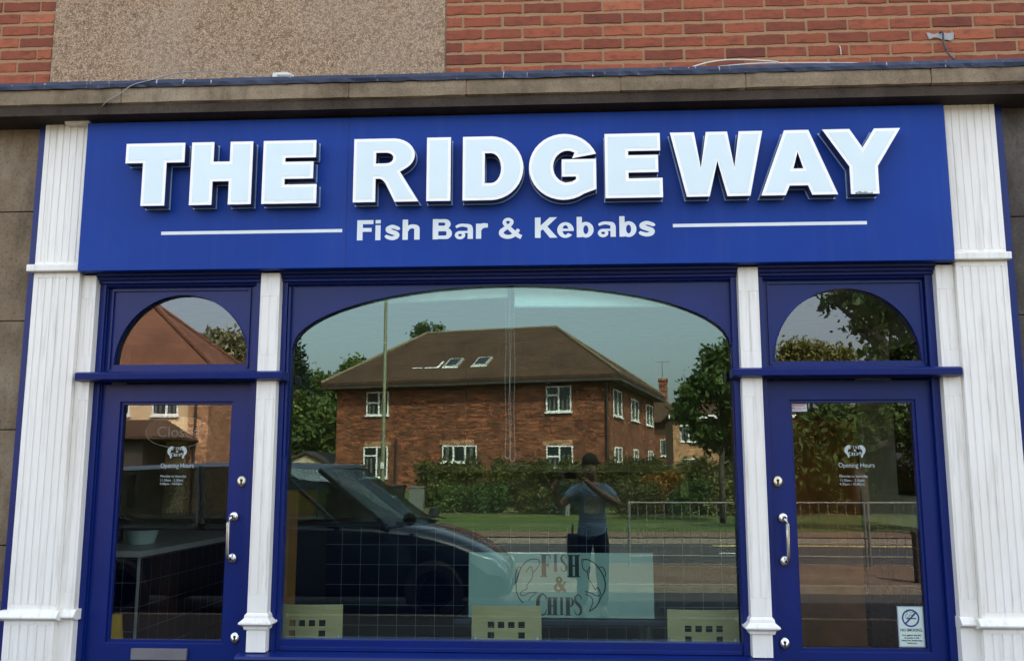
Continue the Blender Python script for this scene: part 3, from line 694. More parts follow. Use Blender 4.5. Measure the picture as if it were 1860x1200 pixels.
# flat vinyl line below: own bold lettering
def ring(b, cx, cz, rx, rz, ix, iz, y0, y1, a0=0, a1=360, n=28, icx=None):
    icx = cx if icx is None else icx
    o = arc(cx, cz, rx, rz, a0, a1, n); i = arc(icx, cz, ix, iz, a0, a1, n); N = n + 1
    vs = [(x, y, z) for y in (y0, y1) for x, z in o + i]; fs = []
    for k in range(n):
        fs += [(k, k + 1, N + k + 1, N + k), (2 * N + k, 3 * N + k, 3 * N + k + 1, 2 * N + k + 1), (k, 2 * N + k, 2 * N + k + 1, k + 1), (N + k, N + k + 1, 3 * N + k + 1, 3 * N + k)]
    b.add(vs, fs)
def bold(ch, x, z, h, y, wd):
    """bold grotesque glyph, cap height h, bottom-left (x,z), width wd"""
    b = MB(); ny = [0]
    def Y(): ny[0] += 1; return (y - .0002 * ny[0], y + .0006)
    def bx(a, c, e, f): yy = Y(); b.box(x + a * h, x + e * h, yy[0], yy[1], z + c * h, z + f * h)
    def rb(pts, sm=True): yy = Y(); b.ribbon([(x + p[0] * h, z + p[1] * h, p[2] * h) for p in pts], yy[0], yy[1], sm, 8)
    def rg(cx, cz, rx, rz, ix, iz, a0=0, a1=360): yy = Y(); ring(b, x + cx * h, z + cz * h, rx * h, rz * h, ix * h, iz * h, yy[0], yy[1], a0, a1)
    def pg(pts): yy = Y(); b.prism([(x + p[0] * h, z + p[1] * h) for p in pts], (), yy[0], yy[1])
    w = wd / h
    if ch == 'F': bx(0, 0, .27, 1); bx(.27, .80, w, 1); bx(.27, .42, w * .9, .61)
    elif ch == 'i': bx(0, 0, w, .74); bx(0, .83, w, 1)
    elif ch == 'h': bx(0, 0, .26, 1); bx(w - .26, 0, w, .5); rb([(.2, .46, .2), (.26, .58, .2), (w * .55, .66, .19), (w - .16, .60, .24), (w - .13, .49, .26)])
    elif ch == 'B':
        bx(0, 0, .27, 1)
        for cz, rr, ww in ((.745, .245, w * .93), (.285, .275, w)):
            pg_o = [(.27, cz + rr), (ww - .25, cz + rr)] + arc(ww - .27, cz, .27, rr, 85, -85, 12) + [(ww - .25, cz - rr), (.27, cz - rr)]
            hh = [(.27, cz + rr - .165), (.27, cz - rr + .17)] + arc(ww - .33, cz, .075, rr - .165, -90, 90, 8)
            yy = Y(); b.prism([(x + p[0] * h, z + p[1] * h) for p in pg_o], [[(x + p[0] * h + (.001 * h if i < 2 else 0), z + p[1] * h) for i, p in enumerate(hh)]], yy[0], yy[1])
    elif ch in 'ab'  and ch == 'b': bx(0, 0, .25, 1); rg(w - .37, .365, .37, .385, .12, .215)
    elif ch == 'a':
        rb([(.05, .575, .11), (.13, .63, .14), (.27, .675, .145), (.44, .675, .145), (w - .19, .62, .20), (w - .135, .50, .25), (w - .13, .25, .25), (w - .13, .0, .25)])
        rg(.25, .19, .25, .205, .09, .065, 0, 360); bx(.25, .29, w - .15, .392)
    elif ch == 'r': bx(0, 0, .25, .74); rb([(.13, .40, .22), (.22, .56, .24), (.34, .64, .24), (w, .645, .19)])
    elif ch == 'e': rg(.39 * w / .78, .365, .39 * w / .78, .385, .145, .235, 8, 322); bx(.12, .315, w, .43); bx(w - .24, .36, w, .45)
    elif ch == 's': rb([(w - .04, .50, .10), (w - .10, .57, .17), (w / 2, .655, .19), (.16, .57, .22), (.17, .465, .22), (w / 2, .385, .23), (w - .15, .29, .22), (w - .17, .16, .22), (w / 2, .085, .19), (.12, .15, .18), (.03, .23, .12)])
    elif ch == 'K': bx(0, 0, .27, 1); pg([(.27, .34), (.27, .60), (w * .66, 1), (w * .99, 1), (w * .60, .60)]); pg([(.50, .66), (w, 0), (w - .36, 0), (.36, .44)])
    elif ch == '&':
        rb([(w, .05, .20), (w * .80, .17, .2), (w * .50, .48, .20), (w * .27, .74, .17), (w * .32, .90, .15), (w * .46, .93, .15), (w * .58, .84, .17), (w * .55, .70, .17), (w * .34, .52, .19), (w * .15, .35, .22), (w * .16, .18, .22), (w * .38, .07, .19), (w * .62, .12, .19), (w * .80, .30, .18), (w * .88, .44, .16)])
    return b
h0 = .112
for ch, a, c in (('F', -1.118, -1.030), ('i', -1.018, -.990), ('s', -.966, -.884), ('h', -.870, -.790 + .013), ('B', -.706, -.602), ('a', -.586, -.488), ('r', -.472, -.408), ('&', -.352, -.228),
                 ('K', -.155, -.035), ('e', -.036, .052), ('b', .068, .162 - .004), ('a', .180, .276), ('b', .295, .385), ('s', .398, .484)):
    loc0(bold(ch, a, 2.756, h0, -.1512, c - a).build('small_letter', 'vinyl_white', sign, recalc=False))
for a, c in ((-2.204, -1.200), (.578, 1.588)): loc0(MB().box(a, c, -.1516, -.15, 2.803, 2.821).build('rule_line', 'vinyl_white', sign))

# ------------------------------------------------------------------ small things on the wall
def cable(name, pts, r, mat, label):
    P = [Vector(p) for p in pts]; Q = []
    for i in range(len(P) - 1):
        a, b_, c, d = P[max(i - 1, 0)], P[i], P[i + 1], P[min(i + 2, len(P) - 1)]
        for t in range(6): t /= 6; Q.append(.5 * ((2 * b_) + (-a + c) * t + (2 * a - 5 * b_ + 4 * c - d) * t * t + (-a + 3 * b_ - 3 * c + d) * t ** 3))
    Q.append(P[-1]); o = MB().tube(Q, r, 6).build(name, mat, smooth=True); return tag(o, label, 'cable')
cable('cable', [(-2.96, -.04, 3.70), (-2.92, -.06, 3.675), (-2.86, -.16, 3.670)], .003, 'cable_dark', 'short dark cable poking out of the brick corner at the left')
cable('cable', [(-1.45, -.15, 3.675), (-1.7, -.19, 3.695), (-1.93, -.21, 3.715), (-2.12, -.255, 3.69), (-2.25, -.268, 3.65), (-2.36, -.272, 3.62), (-2.42, -.268, 3.58), (-2.50, -.262, 3.535), (-2.545, -.235, 3.515)], .0028, 'cable_grey', 'thin grey cable looping over the ledge and hanging down its face at the left')
cable('cable', [(.70, -.22, 3.67), (.78, -.20, 3.70), (.88, -.20, 3.712), (1.0, -.22, 3.70), (1.15, -.235, 3.678)], .004, 'cable_white', 'cream cable arched in a low loop on the lead ledge below the bricks')
cable('cable', [(.74, -.18, 3.674), (1.0, -.17, 3.70), (1.3, -.19, 3.69), (1.6, -.20, 3.675), (1.66, -.21, 3.672)], .004, 'cable_white', 'long straight cream cable lying along the lead ledge on the right')
cable('cable', [(1.545, -.006, 3.868), (1.545, -.02, 3.845), (1.548, -.014, 3.81)], .0028, 'cable_white', 'tiny cream wire end sticking out of a mortar joint')
cable('cable', [(2.09, -.0, 3.93), (2.10, -.03, 3.92), (2.105, -.025, 3.86), (2.12, -.03, 3.80), (2.15, -.06, 3.74), (2.17, -.12, 3.69)], .006, 'cable_dark', 'thick black cable hanging out of a broken brick on the right')
b = MB(); rr = random.Random(2); pts = [(2.02 + .15 * i / 9, 3.925 + rr.uniform(-.004, .006)) for i in range(10)] + [(2.165 - .13 * i / 7, 3.888 + rr.uniform(-.012, .014)) for i in range(8)]
b.prism(pts, (), -.0115, -.004); b.build('chipped_brick', 'cable_grey', shop)
b = MB(); b.prism([(-1.605, 3.66), (-1.605, 3.705), (-1.525, 3.708), (-1.485, 3.69), (-1.485, 3.66)], (), -.20, -.08); jb = b.build('junction_box', 'cable_white', None, bevel=.003)
tag(jb, 'small cream junction box with a sloping end sitting on the ledge below the pebble dash', 'junction box')
MB().tube([(-1.575, -.2, 3.69), (-1.56, -.22, 3.683), (-1.49, -.215, 3.682)], .005, 6).build('wire', 'cable_white', jb)

# ------------------------------------------------------------------ writing on the doors
def fish_logo(b, cx, cz, s, y, ink=True):
    for sg in (-1, 1):
        pts = [(.30, .28, .02), (.38, .30, .13), (.52, .16, .20), (.56, -.02, .22), (.50, -.18, .14), (.42, -.28, .05)]
        b.ribbon([(cx + sg * p[0] * s, cz + p[1] * s, p[2] * s) for p in pts], y - .0006, y)
        b.ribbon([(cx + sg * .42 * s, cz - .27 * s, .03 * s), (cx + sg * .36 * s, cz - .38 * s, .09 * s), (cx + sg * .40 * s, cz - .46 * s, .02 * s)], y - .0009, y)
def serif(b, ch, x, z, w, h, y, t=.3):
    """slab lettering, thick stems with serifs; t = stem share of the width"""
    k = [0]
    def Y(): k[0] += 1; return y - .0006 - .00015 * k[0], y
    def q(a, c, e, f): yy = Y(); b.box(x + a * w, x + e * w, yy[0], yy[1], z + c * h, z + f * h)
    def rb(pts): yy = Y(); b.ribbon([(x + p[0] * w, z + p[1] * h, p[2] * w) for p in pts], yy[0], yy[1], True, 6)
    sv = .045
    def stem(c, top=1.0):
        q(c - t / 2, 0, c + t / 2, top); q(c - t / 2 - .12, 0, c + t / 2 + .12, sv); q(c - t / 2 - .12, top - sv, c + t / 2 + .12, top)
    if ch == 'F': stem(.28); q(.3, 1 - sv, 1, 1); q(.90, .80, 1, 1); q(.3, .50, .78, .56); q(.70, .42, .78, .64)
    elif ch == 'I': stem(.5)
    elif ch == 'H': stem(.2); stem(.82); q(.2, .47, .82, .54)
    elif ch == 'S': rb([(.90, .74, .06), (.86, .88, .10), (.50, .97, .12), (.16, .84, .28), (.22, .64, .34), (.55, .50, .36), (.84, .34, .34), (.84, .14, .28), (.50, .03, .12), (.14, .10, .10), (.08, .27, .06)])
    elif ch == 'C': rb([(.94, .70, .06), (.90, .86, .12), (.58, .98, .14), (.24, .80, .30), (.16, .5, .34), (.24, .20, .30), (.56, .02, .14), (.88, .12, .10), (.96, .28, .06)])
    elif ch == 'P': stem(.26); rb([(.30, .96, .10), (.62, .96, .12), (.86, .84, .28), (.86, .64, .28), (.62, .50, .12), (.30, .50, .10)])
    elif ch == '&': rb([(1, .62, .10), (.86, .60, .14), (.74, .34, .16), (.48, .04, .18), (.18, .10, .24), (.14, .34, .24), (.42, .56, .18), (.62, .78, .20), (.46, .97, .12), (.26, .84, .20), (.42, .56, .28), (.78, .12, .30), (1.0, .02, .16)])
def logo_text(b, cx, cz, s, y):
    """FISH / & / CHIPS, arched like on the poster; s = width of the word block"""
    fw = [(-.5, .26, .30), (-.22, .20, .24), (-.02, .22, .24), (.24, .28, .30)]
    for ch, (x, w, hh) in zip('FISH', ((-.48, .24, .27), (-.17, .15, .235), (.03, .17, .235), (.26, .26, .28))):
        serif(b, ch, cx + x * s, cz + (.43 - hh) * s * 1.0, w * s, hh * s * 1.0, y)
    serif(b, '&', cx - .10 * s, cz - .02 * s, .20 * s, .17 * s, y)
    for ch, x, w, hh in (('C', -.56, .24, .30), ('H', -.29, .27, .25), ('I', .02, .13, .25), ('P', .17, .20, .25), ('S', .38, .20, .31)):
        serif(b, ch, cx + x * s, cz - .385 * s, w * s, hh * s, y)
YD = .0455
def hours(cx, cz, d):
    t = empty('opening_hours_sticker', (0, YD, cz), 0, d, 'sticker', 'opening hours lettering on the door panes')
    b = MB(); logo_text(b, cx - .01, cz + .085, .062, YD); 
    for sg in (-1, 1):
        b.ribbon([(cx - .01 + sg * p[0], cz + .085 + p[1], p[2]) for p in ((.022, .026, .004), (.032, .024, .014), (.043, .012, .019), (.045, -.004, .016), (.038, -.02, .006), (.034, -.03, .010), (.03, -.032, .002))], YD - .001, YD)
    o = b.build('crest', 'door_vinyl', t, recalc=False); o.location = (0, -YD, -cz)
    for s, z, w in (('Opening Hours', 0, .185), ('Monday to Saturday', -.052, .145), ('11.30am - 2.30pm', -.074, .125), ('4.30pm - 10.00pm', -.093, .125)):
        o = text_mb(s, cx - .10 if z == 0 else cx - .098, cz + z, .034 if z == 0 else .0185, YD - .0006, w).build('lettering', 'door_vinyl', t, recalc=False); o.location = (0, -YD, -cz)
hours(1.53, 1.545, 'pale opening hours lettering under a fish and chips crest on the right door pane')
hours(-2.12, 1.545, 'pale opening hours lettering under a fish and chips crest on the left door pane')
# engraved oval Closed sign hanging inside the left door
ce = inner(323, 784, .075)
cs = empty('closed_sign', ce, 0, 'clear oval plastic sign engraved Closed hanging inside the left door', 'sign')
b = MB(); el = arc(0, 0, .185, .088, 0, 360, 48)[:-1]; b.prism(el, [], -.002, .002); b.build('plate', 'sign_etched', cs)
b = MB(); b.prism(el, [inset(el[::-1], .003)[::-1] if False else arc(0, 0, .181, .084, 0, 360, 48)[:-1]], -.004, -.0022); b.build('rim', 'etched_grey', cs)
text_mb('Closed', -.118, -.028, .085, -.004, .236).build('lettering', 'etched_grey', cs, recalc=False)
# no smoking notice
nsx0, nsx1, nz0, nz1 = 1.686, 1.817, .640, .842
ns = empty('no_smoking_notice', ((nsx0 + nsx1) / 2, YD, nz0), 0, 'pale no smoking notice with a blue circle, low in the right door pane', 'notice')
def at0(o, e): o.location = tuple(-v for v in e.location); return o
cx = (nsx0 + nsx1) / 2
at0(MB().box(nsx0, nsx1, YD - .001, YD, nz0, nz1).build('border', 'sticker_grey', ns), ns)
at0(MB().box(nsx0 + .005, nsx1 - .005, YD - .0016, YD - .001, nz0 + .005, nz1 - .005).build('card', 'sticker_pale', ns), ns)
b = MB(); ring(b, cx, .783, .044, .044, .036, .036, YD - .0022, YD - .0016); b.ribbon([(cx - .028, .755, .008), (cx + .028, .811, .008)], YD - .0024, YD - .0016, False); at0(b.build('symbol', 'sticker_navy', ns), ns)
b = MB(); b.box(cx - .02, cx + .028, YD - .0021, YD - .0016, .778, .784); 
b.ribbon([(cx - .022, .780, .002), (cx - .025, .796, .002), (cx - .014, .802, .002), (cx - .018, .812, .002), (cx - .006, .818, .002), (cx + .004, .808, .002), (cx + .014, .816, .002), (cx + .018, .806, .002), (cx + .006, .797, .002), (cx - .004, .80, .002), (cx - .008, .788, .002), (cx - .018, .789, .002)], YD - .0021, YD - .0016)
at0(b.build('cigarette', 'ink_black', ns), ns)
for s, z, sz, w in (('NO SMOKING.', .718, .020, .11), ('It is against the law', .696, .0105, .094), ('to smoke in this', .683, .0105, .074), ('Deep Pan Restaurant.', .670, .0105, .104), ('Thank you.', .657, .0105, .05)):
    at0(text_mb(s, cx - w / 2, z, sz, YD - .0022, w, off=.0003).build('lettering', 'ink_black', ns, recalc=False), ns)
# small white card in the top corner of the right door
sx0, sx1, sz0, sz1 = 1.186, 1.282, 1.838, 1.889
st = empty('warning_sticker', (sx0, YD, sz0), 0, 'small white sticker with red print, top corner of the right door pane', 'sticker')
at0(MB().box(sx0, sx1, YD - .001, YD, sz0, sz1).build('card', 'sticker_white', st), st)
b = MB(); b.box(sx0 + .006, sx1 - .006, YD - .0014, YD - .001, sz1 - .009, sz1 - .004); b.box(sx0 + .008, sx0 + .034, YD - .0014, YD - .001, sz0 + .017, sz0 + .021); b.box(sx0 + .076, sx1 - .008, YD - .0014, YD - .001, sz0 + .017, sz0 + .020); at0(b.build('print_line', 'ink_black', st), st)
b = MB()
for a, c, z in ((.012, .085, .033), (.016, .08, .027), (.04, .068, .017), (.026, .07, .009)): b.box(sx0 + a, sx0 + c, YD - .0014, YD - .001, sz0 + z, sz0 + z + .003)
at0(b.build('print_line', 'ink_red', st), st)

# ------------------------------------------------------------------ inside the shop
# chairs with square cut-outs in a curved plywood back
def chair_back(w, z0, z1, cut, sq=.0165):
    b = MB(); cs = [-.5, -.262, -.262, 0]
    xs = set([-w / 2, w / 2]); zs = set([z0, z1])
    holes = []
    for cx_, cz_ in cut: holes.append((cx_ - sq / 2 - .001, cx_ + sq / 2 + .001, cz_ - sq / 2, cz_ + sq / 2))
    for h in holes: xs.update(h[:2]); zs.update(h[2:])
    xs = sorted(xs | set(-w / 2 + w * i / 16 for i in range(17))); zs = sorted(zs)
    xs = [x for i, x in enumerate(xs) if i == 0 or x - xs[i - 1] > 1e-5]; zs = [z for i, z in enumerate(zs) if i == 0 or z - zs[i - 1] > 1e-5]
    Yc = lambda x: .06 * (1 - (2 * x / w) ** 2) * -1 
    def solid_cell(i, j):
        if not (0 <= i < len(xs) - 1 and 0 <= j < len(zs) - 1): return False
        mx, mz = (xs[i] + xs[i + 1]) / 2, (zs[j] + zs[j + 1]) / 2
        return not any(h[0] < mx < h[1] and h[2] < mz < h[3] for h in holes)
    nx, nz = len(xs), len(zs); T = .011
    vs = [(x, Yc(x) * .5 + d, z) for d in (0, T) for z in zs for x in xs]; fs = []; o = nx * nz
    for j in range(nz - 1):
        for i in range(nx - 1):
            if not solid_cell(i, j): continue
            a, b1, c, d = j * nx + i, j * nx + i + 1, (j + 1) * nx + i + 1, (j + 1) * nx + i
            fs += [(a, b1, c, d), (a + o, d + o, c + o, b1 + o)]
            for (p, q, ni, nj) in ((a, b1, i, j - 1), (b1, c, i + 1, j), (c, d, i, j + 1), (d, a, i - 1, j)):
                if not solid_cell(ni, nj): fs.append((p, p + o, q + o, q))
    b.add(vs, fs); return b
def cafe_chair(px, label, mir_=1, pat=0):
    c = inner(px, 1093, .26); w = .382
    t = empty('cafe_chair', (c[0], .26, 0), 0, label, 'chair', 'plywood cafe chairs behind the display window')
    z1 = .80 if pat != 2 else .788; s = .0555
    top = z1 - .098
    cut = [((i - 1.5) * s - .0, top) for i in range(4)] + [(-1.5 * s, top - s), (1.5 * s, top - s), (-1.5 * s, top - 2 * s), (1.5 * s, top - 2 * s)] + [((i - 1.5) * s, top - 3 * s) for i in range(4)]
    chair_back(w, .44, z1, cut, .033).build('backrest', 'chair_ply', t, bevel=.003)
    MB().box(-.19, .19, .03, .42, .43, .45, ch=.008).build('seat', 'chair_ply', t)
    for x in (-.17, .17):
        MB().tube([(x, .0, .64), (x, .02, .42), (x, -.0, .0)], .011, 8).build('leg', 'chair_metal', t, smooth=True)
        MB().tube([(x, .38, .43), (x, .41, .0)], .011, 8).build('leg', 'chair_metal', t, smooth=True)
    MB().tube([(-.17, .02, .42), (.17, .02, .42)], .01, 8).tube([(-.17, .38, .42), (.17, .38, .42)], .01, 8).build('seat_rail', 'chair_metal', t, smooth=True)
    return t
cafe_chair(561, 'plywood chair nearest the left door, its square cut back showing behind the window')
cafe_chair(920, 'plywood chair in front of the fish and chips poster, its back covering a poster corner')
cafe_chair(1276, 'plywood chair nearest the right door, its square cut back showing behind the window', pat=2)
# poster board on a small table
p0 = inner(851, 1120, .48); p1 = inner(1186, 1004, .48)
pw, phh = p1[0] - p0[0], p1[2] - p0[2]
tb = empty('cafe_table', ((p0[0] + p1[0]) / 2, .85, 0), 0, 'dark navy table under the fish and chips poster behind the window', 'table')
MB().box(-.6, .6, -.42, .42, p0[2] - .034, p0[2] - .004, ch=.004).build('table_top', 'table_navy', tb)
for x in (-.5, .5):
    for y in (-.3, .3): MB().tube([(x, y, 0), (x, y, p0[2] - .034)], .02, 10).build('leg', 'chair_metal', tb)
ps = empty('fish_and_chips_poster', (p0[0], .48, p0[2]), 0, 'teal board lettered FISH and CHIPS between two outlined fish behind the window', 'poster')
MB().box(0, pw, 0, .006, 0, phh, ch=.001).build('board', 'poster_card', ps)
def PP(px, py):
    q = inner(px, py, .479); return q[0] - p0[0], q[2] - p0[2]
b = MB()
def pser(ch, xa, xb, ya, yb, t=.36):
    a = PP(xa, yb); c = PP(xb, ya); serif(b, ch, a[0], a[1], c[0] - a[0], c[1] - a[1], -.0008, t)
pser('F', 983, 1000, 1006, 1047, .46); pser('I', 1005, 1013, 1006, 1037, .62); pser('S', 1018, 1030, 1006, 1038, .46); pser('H', 1033, 1051, 1007, 1047, .40)
pser('&', 1006, 1028, 1047, 1073, .46); pser('C', 974, 993, 1077, 1117, .46); pser('H', 995, 1011, 1084, 1116, .42); pser('I', 1017, 1023, 1084, 1116, .72); pser('P', 1028, 1042, 1084, 1117, .5); pser('S', 1043, 1057, 1078, 1117)
b.build('lettering', 'poster_ink', ps, recalc=False)
b = MB(); lw = .0042
def ln(pts, w=1): b.ribbon([(*PP(900 + x / 6, 990 + y / 6), lw * w) for x, y in pts], -.0012, -.0002)
ln([(482, 160), (420, 146), (350, 165), (290, 225), (255, 300), (232, 390), (225, 480), (250, 560), (300, 625)], 1.3); ln([(488, 165), (470, 220), (430, 275)]); ln([(430, 275), (408, 300), (400, 350), (370, 395), (340, 440), (345, 470), (300, 490), (270, 525), (300, 545), (370, 515), (450, 510)])
ln([(330, 290), (385, 228), (405, 290)]); ln([(240, 245), (222, 300), (218, 400), (228, 470)]); ln([(245, 240), (290, 228)]); ln([(450, 512), (390, 560), (362, 600)]); ln([(466, 170), (478, 185)])
ln([(938, 155), (1000, 152), (1060, 180), (1120, 240), (1165, 310), (1195, 400), (1190, 490), (1150, 560), (1100, 660), (1020, 718)], 1.6); ln([(940, 160), (955, 250), (1000, 290), (1012, 350), (1040, 400), (1070, 450), (1090, 480), (1110, 455), (1140, 500), (1135, 545), (1080, 540), (1040, 515), (975, 500)], 1.2)
ln([(1000, 290), (1030, 230), (1022, 300)]); ln([(1130, 235), (1170, 240), (1200, 300), (1190, 345)], 1.2); ln([(980, 530), (1040, 560), (1060, 620), (1020, 718)], 1.2); ln([(950, 170), (962, 180)])
b.build('fish_outline', 'poster_ink', ps, recalc=False)
# blinds
def blind(px0, px1, pyl, pyr, cpx, label, up):
    a = inner(px0, pyl, .13); c = inner(px1, pyr, .13)
    t = empty('roller_blind', ((a[0] + c[0]) / 2, .13, 2.66), 0, label, 'blind', 'rolled up blinds behind the arched window')
    cxm = (a[0] + c[0]) / 2
    b = MB(); b.add([(a[0] - cxm, 0, a[2] - 2.66), (c[0] - cxm, 0, c[2] - 2.66), (c[0] - cxm, 0, 0), (a[0] - cxm, 0, 0), (a[0] - cxm, .004, a[2] - 2.66), (c[0] - cxm, .004, c[2] - 2.66), (c[0] - cxm, .004, 0), (a[0] - cxm, .004, 0)],
          [(0, 1, 2, 3), (4, 7, 6, 5), (0, 4, 5, 1), (3, 2, 6, 7), (0, 3, 7, 4), (1, 5, 6, 2)]); b.build('fabric', 'blind_fabric', t)
    MB().tube([(a[0] - cxm, 0, a[2] - 2.66), (c[0] - cxm, 0, c[2] - 2.66)], .006, 8).build('hem_bar', 'blind_tube', t)
    MB().tube([(a[0] - cxm - .02, .02, .02), (c[0] - cxm + .02, .02, .02)], .02, 12).build('roller', 'blind_tube', t)
    for xx, zb in cpx:
        q = inner(xx, 825, .13); b = MB(); n = 150; L = 2.64 - (q[2]); 
        for s_ in (-.011, .011):
            m_ = int((L) / .0095)
            for i in range(m_):
                z = q[2] - .01 + zb + i * .0095; bm = None
                r = .0028; x = q[0] - cxm + s_ + .003 * math.sin(i * .13 + s_ * 90); y = -.012
                b.add([(x - r, y, z - 2.66), (x + r, y, z - 2.66), (x, y - r, z - 2.66), (x, y + r, z - 2.66), (x, y, z - r - 2.66), (x, y, z + r - 2.66)], [(0, 2, 5), (2, 1, 5), (1, 3, 5), (3, 0, 5), (2, 0, 4), (1, 2, 4), (3, 1, 4), (0, 3, 4)])
        for i in range(7):
            an = math.pi * (1 + i / 6); r = .0028; x = q[0] - cxm + .011 * math.cos(an); z = q[2] - .01 + zb + .012 * math.sin(an) - 2.66; y = -.012
            b.add([(x - r, y, z), (x + r, y, z), (x, y - r, z), (x, y + r, z), (x, y, z - r), (x, y, z + r)], [(0, 2, 5), (2, 1, 5), (1, 3, 5), (3, 0, 5), (2, 0, 4), (1, 2, 4), (3, 1, 4), (0, 3, 4)])
        b.build('bead_chain', 'bead_chain', t, recalc=False, smooth=True)
    return t
blind(640, 922, 553, 539, [(922, .0)], 'rolled white blind on the left with a sloping hem behind the arched window top', 0)
blind(934, 1280, 557, 556, [(931, -.015)], 'rolled white blind on the right with a level hem behind the arched window top', 0)
# counters
cl = empty('service_counter', (-.3, 2.7, 0), 0, 'long counter faced in navy tiles with white grout at the back of the shop', 'counter')
MB().box(-1.66, 1.72, 0, .7, 0, 1.09).build('tiled_front', 'navy_tile', cl); MB().box(-1.68, 1.74, -.03, .72, 1.09, 1.13, ch=.004).build('worktop', 'table_navy', cl)
c2 = empty('side_counter', (-3.6, 1.3, 0), 0, 'navy tiled side counter with a grey worktop seen through the left door', 'counter')
MB().box(-.65, .72, .0, 2.4, 0, .96).build('tiled_front', 'navy_tile', c2); MB().box(-.68, .745, -.03, 2.42, .96, 1.0, ch=.004).build('worktop', 'worktop', c2)
MB().box(.712, .727, -.008, .006, 0, .96).build('corner_trim', 'sticker_white', c2)
bw_ = empty('enamel_bowl', (-3.17, 1.95, 1.0), 0, 'pale enamel bowl with a dark rim on the side counter', 'bowl')
MB().lathe([(.0, 0), (.085, 0), (.095, .01), (.12, .10), (.13, .105), (.118, .098), (.09, .015), (0, .012)], (0, 0, 0), 28).build('bowl', 'bowl_enamel', bw_, smooth=True)
MB().lathe([(.124, .102), (.133, .104), (.133, .110), (.124, .110)], (0, 0, 0), 28).build('rim', 'bowl_rim', bw_)
bx_ = empty('till_box', (-3.45, 1.8, 1.0), 0, 'grey box shaped till on the side counter behind the left door', 'till')
MB().box(-.15, .13, -.1, .15, 0, .22, ch=.008).build('case', 'grey_box', bx_); MB().box(.05, .135, -.106, .155, .02, .21).build('screen', 'picture_dark', bx_)
cb = empty('wooden_cabinet', (-2.25, 2.85, 0), 0, 'brown wooden cabinet left of the tiled counter', 'cabinet')
MB().box(-.25, .0, 0, .6, 0, 1.38, ch=.004).build('carcass', 'door_brown', cb); MB().box(.0, .27, 0, .5, 0, 1.12, ch=.004).build('door_panel', 'table_navy', cb)
simple('shelf_wood', (.24, .23, .08), .5)
sh = empty('wooden_shelf', (-.1, 3.7, 0), 0, 'long pale wooden shelf on brackets on the rear wall of the shop', 'shelf')
MB().box(-1.17, 1.22, -.14, .13, 1.53, 1.60, ch=.004).build('board', 'shelf_wood', sh)
for x in (-1.15, 1.15): MB().box(x - .02, x + .05, -.1, .13, 1.3, 1.53).build('bracket', 'shelf_wood', sh)
pf = empty('framed_picture', (2.71, 2.4, 1.9), 0, 'dark framed picture on the pale wall seen through the right door', 'picture')
MB().box(-.03, 0, -.42, .42, -.55, .62).build('frame', 'timber_dark', pf); MB().box(-.034, -.03, -.38, .38, -.51, .58).build('picture', 'picture_dark', pf)
wf = empty('wet_floor_sign', (-2.83, .75, 0), .3, 'yellow folding wet floor sign in the bottom corner behind the left door', 'floor sign')
for s_ in (-1, 1):
    b = MB(); b.add([(-.14, s_ * .16, 0), (.14, s_ * .16, 0), (.10, s_ * .02, .66), (-.10, s_ * .02, .66), (-.14, s_ * .16 + .012, 0), (.14, s_ * .16 + .012, 0), (.10, s_ * .02 + .012, .66), (-.10, s_ * .02 + .012, .66)], [(0, 1, 2, 3), (4, 7, 6, 5), (0, 4, 5, 1), (2, 6, 7, 3), (0, 3, 7, 4), (1, 5, 6, 2)]); b.build('leaf', 'sign_yellow', wf)

# ------------------------------------------------------------------ trees, hedges (leaf clusters)
def leaves(name, mat, parent, blobs, n, size, seed, flat=0):
    """blobs: (x,y,z,rx,ry,rz) local; leaves gathered in twigs near the blob skins with gaps"""
    g = np.random.default_rng(seed); B0 = np.array(blobs, float); kk = 8
    dd = g.normal(size=(len(B0) * kk, 3)); dd /= np.linalg.norm(dd, axis=1)[:, None]; B = np.repeat(B0, kk, axis=0)
    B[:, :3] += dd * B[:, 3:6] * g.uniform(.45, .80, len(B))[:, None]; B[:, 3:6] *= g.uniform(.16, .36, len(B))[:, None]; B = np.vstack([B, B0 * np.array([1, 1, 1, .4, .4, .4])]); vol = (B[:, 3] * B[:, 4] * B[:, 5]) ** (2 / 3); idx = g.choice(len(B), n // 7 + 1, p=vol / vol.sum())
    d = g.normal(size=(len(idx), 3)); d /= np.linalg.norm(d, axis=1)[:, None]
    rad = g.uniform(.35, 1, len(idx)) ** .45
    lump = 1 + .22 * np.sin(d[:, 0] * 5 + idx) * np.cos(d[:, 2] * 6 + idx * 2)
    c = B[idx, :3] + d * B[idx, 3:6] * (rad * lump)[:, None]
    c = np.repeat(c, 7, axis=0) + g.normal(size=(len(c) * 7, 3)) * size * 1.5
    N = len(c); u = g.normal(size=(N, 3)); u /= np.linalg.norm(u, axis=1)[:, None]; w = g.normal(size=(N, 3)); w = np.cross(u, w); w /= np.linalg.norm(w, axis=1)[:, None]
    s = size * g.uniform(.55, 1.3, N)[:, None]
    V = np.stack([c - u * s * .9, c - w * s * .45, c + u * s * .9, c + w * s * .45], 1).reshape(-1, 3)
    me = bpy.data.meshes.new(name); me.vertices.add(N * 4); me.vertices.foreach_set('co', V.ravel()); me.loops.add(N * 4); me.loops.foreach_set('vertex_index', np.arange(N * 4, dtype=np.int32))
    me.polygons.add(N); me.polygons.foreach_set('loop_start', np.arange(0, N * 4, 4, dtype=np.int32)); me.update(calc_edges=True); me.materials.append(MATS[mat])
    o = bpy.data.objects.new(name, me); COL.objects.link(o); o.parent = parent; return o
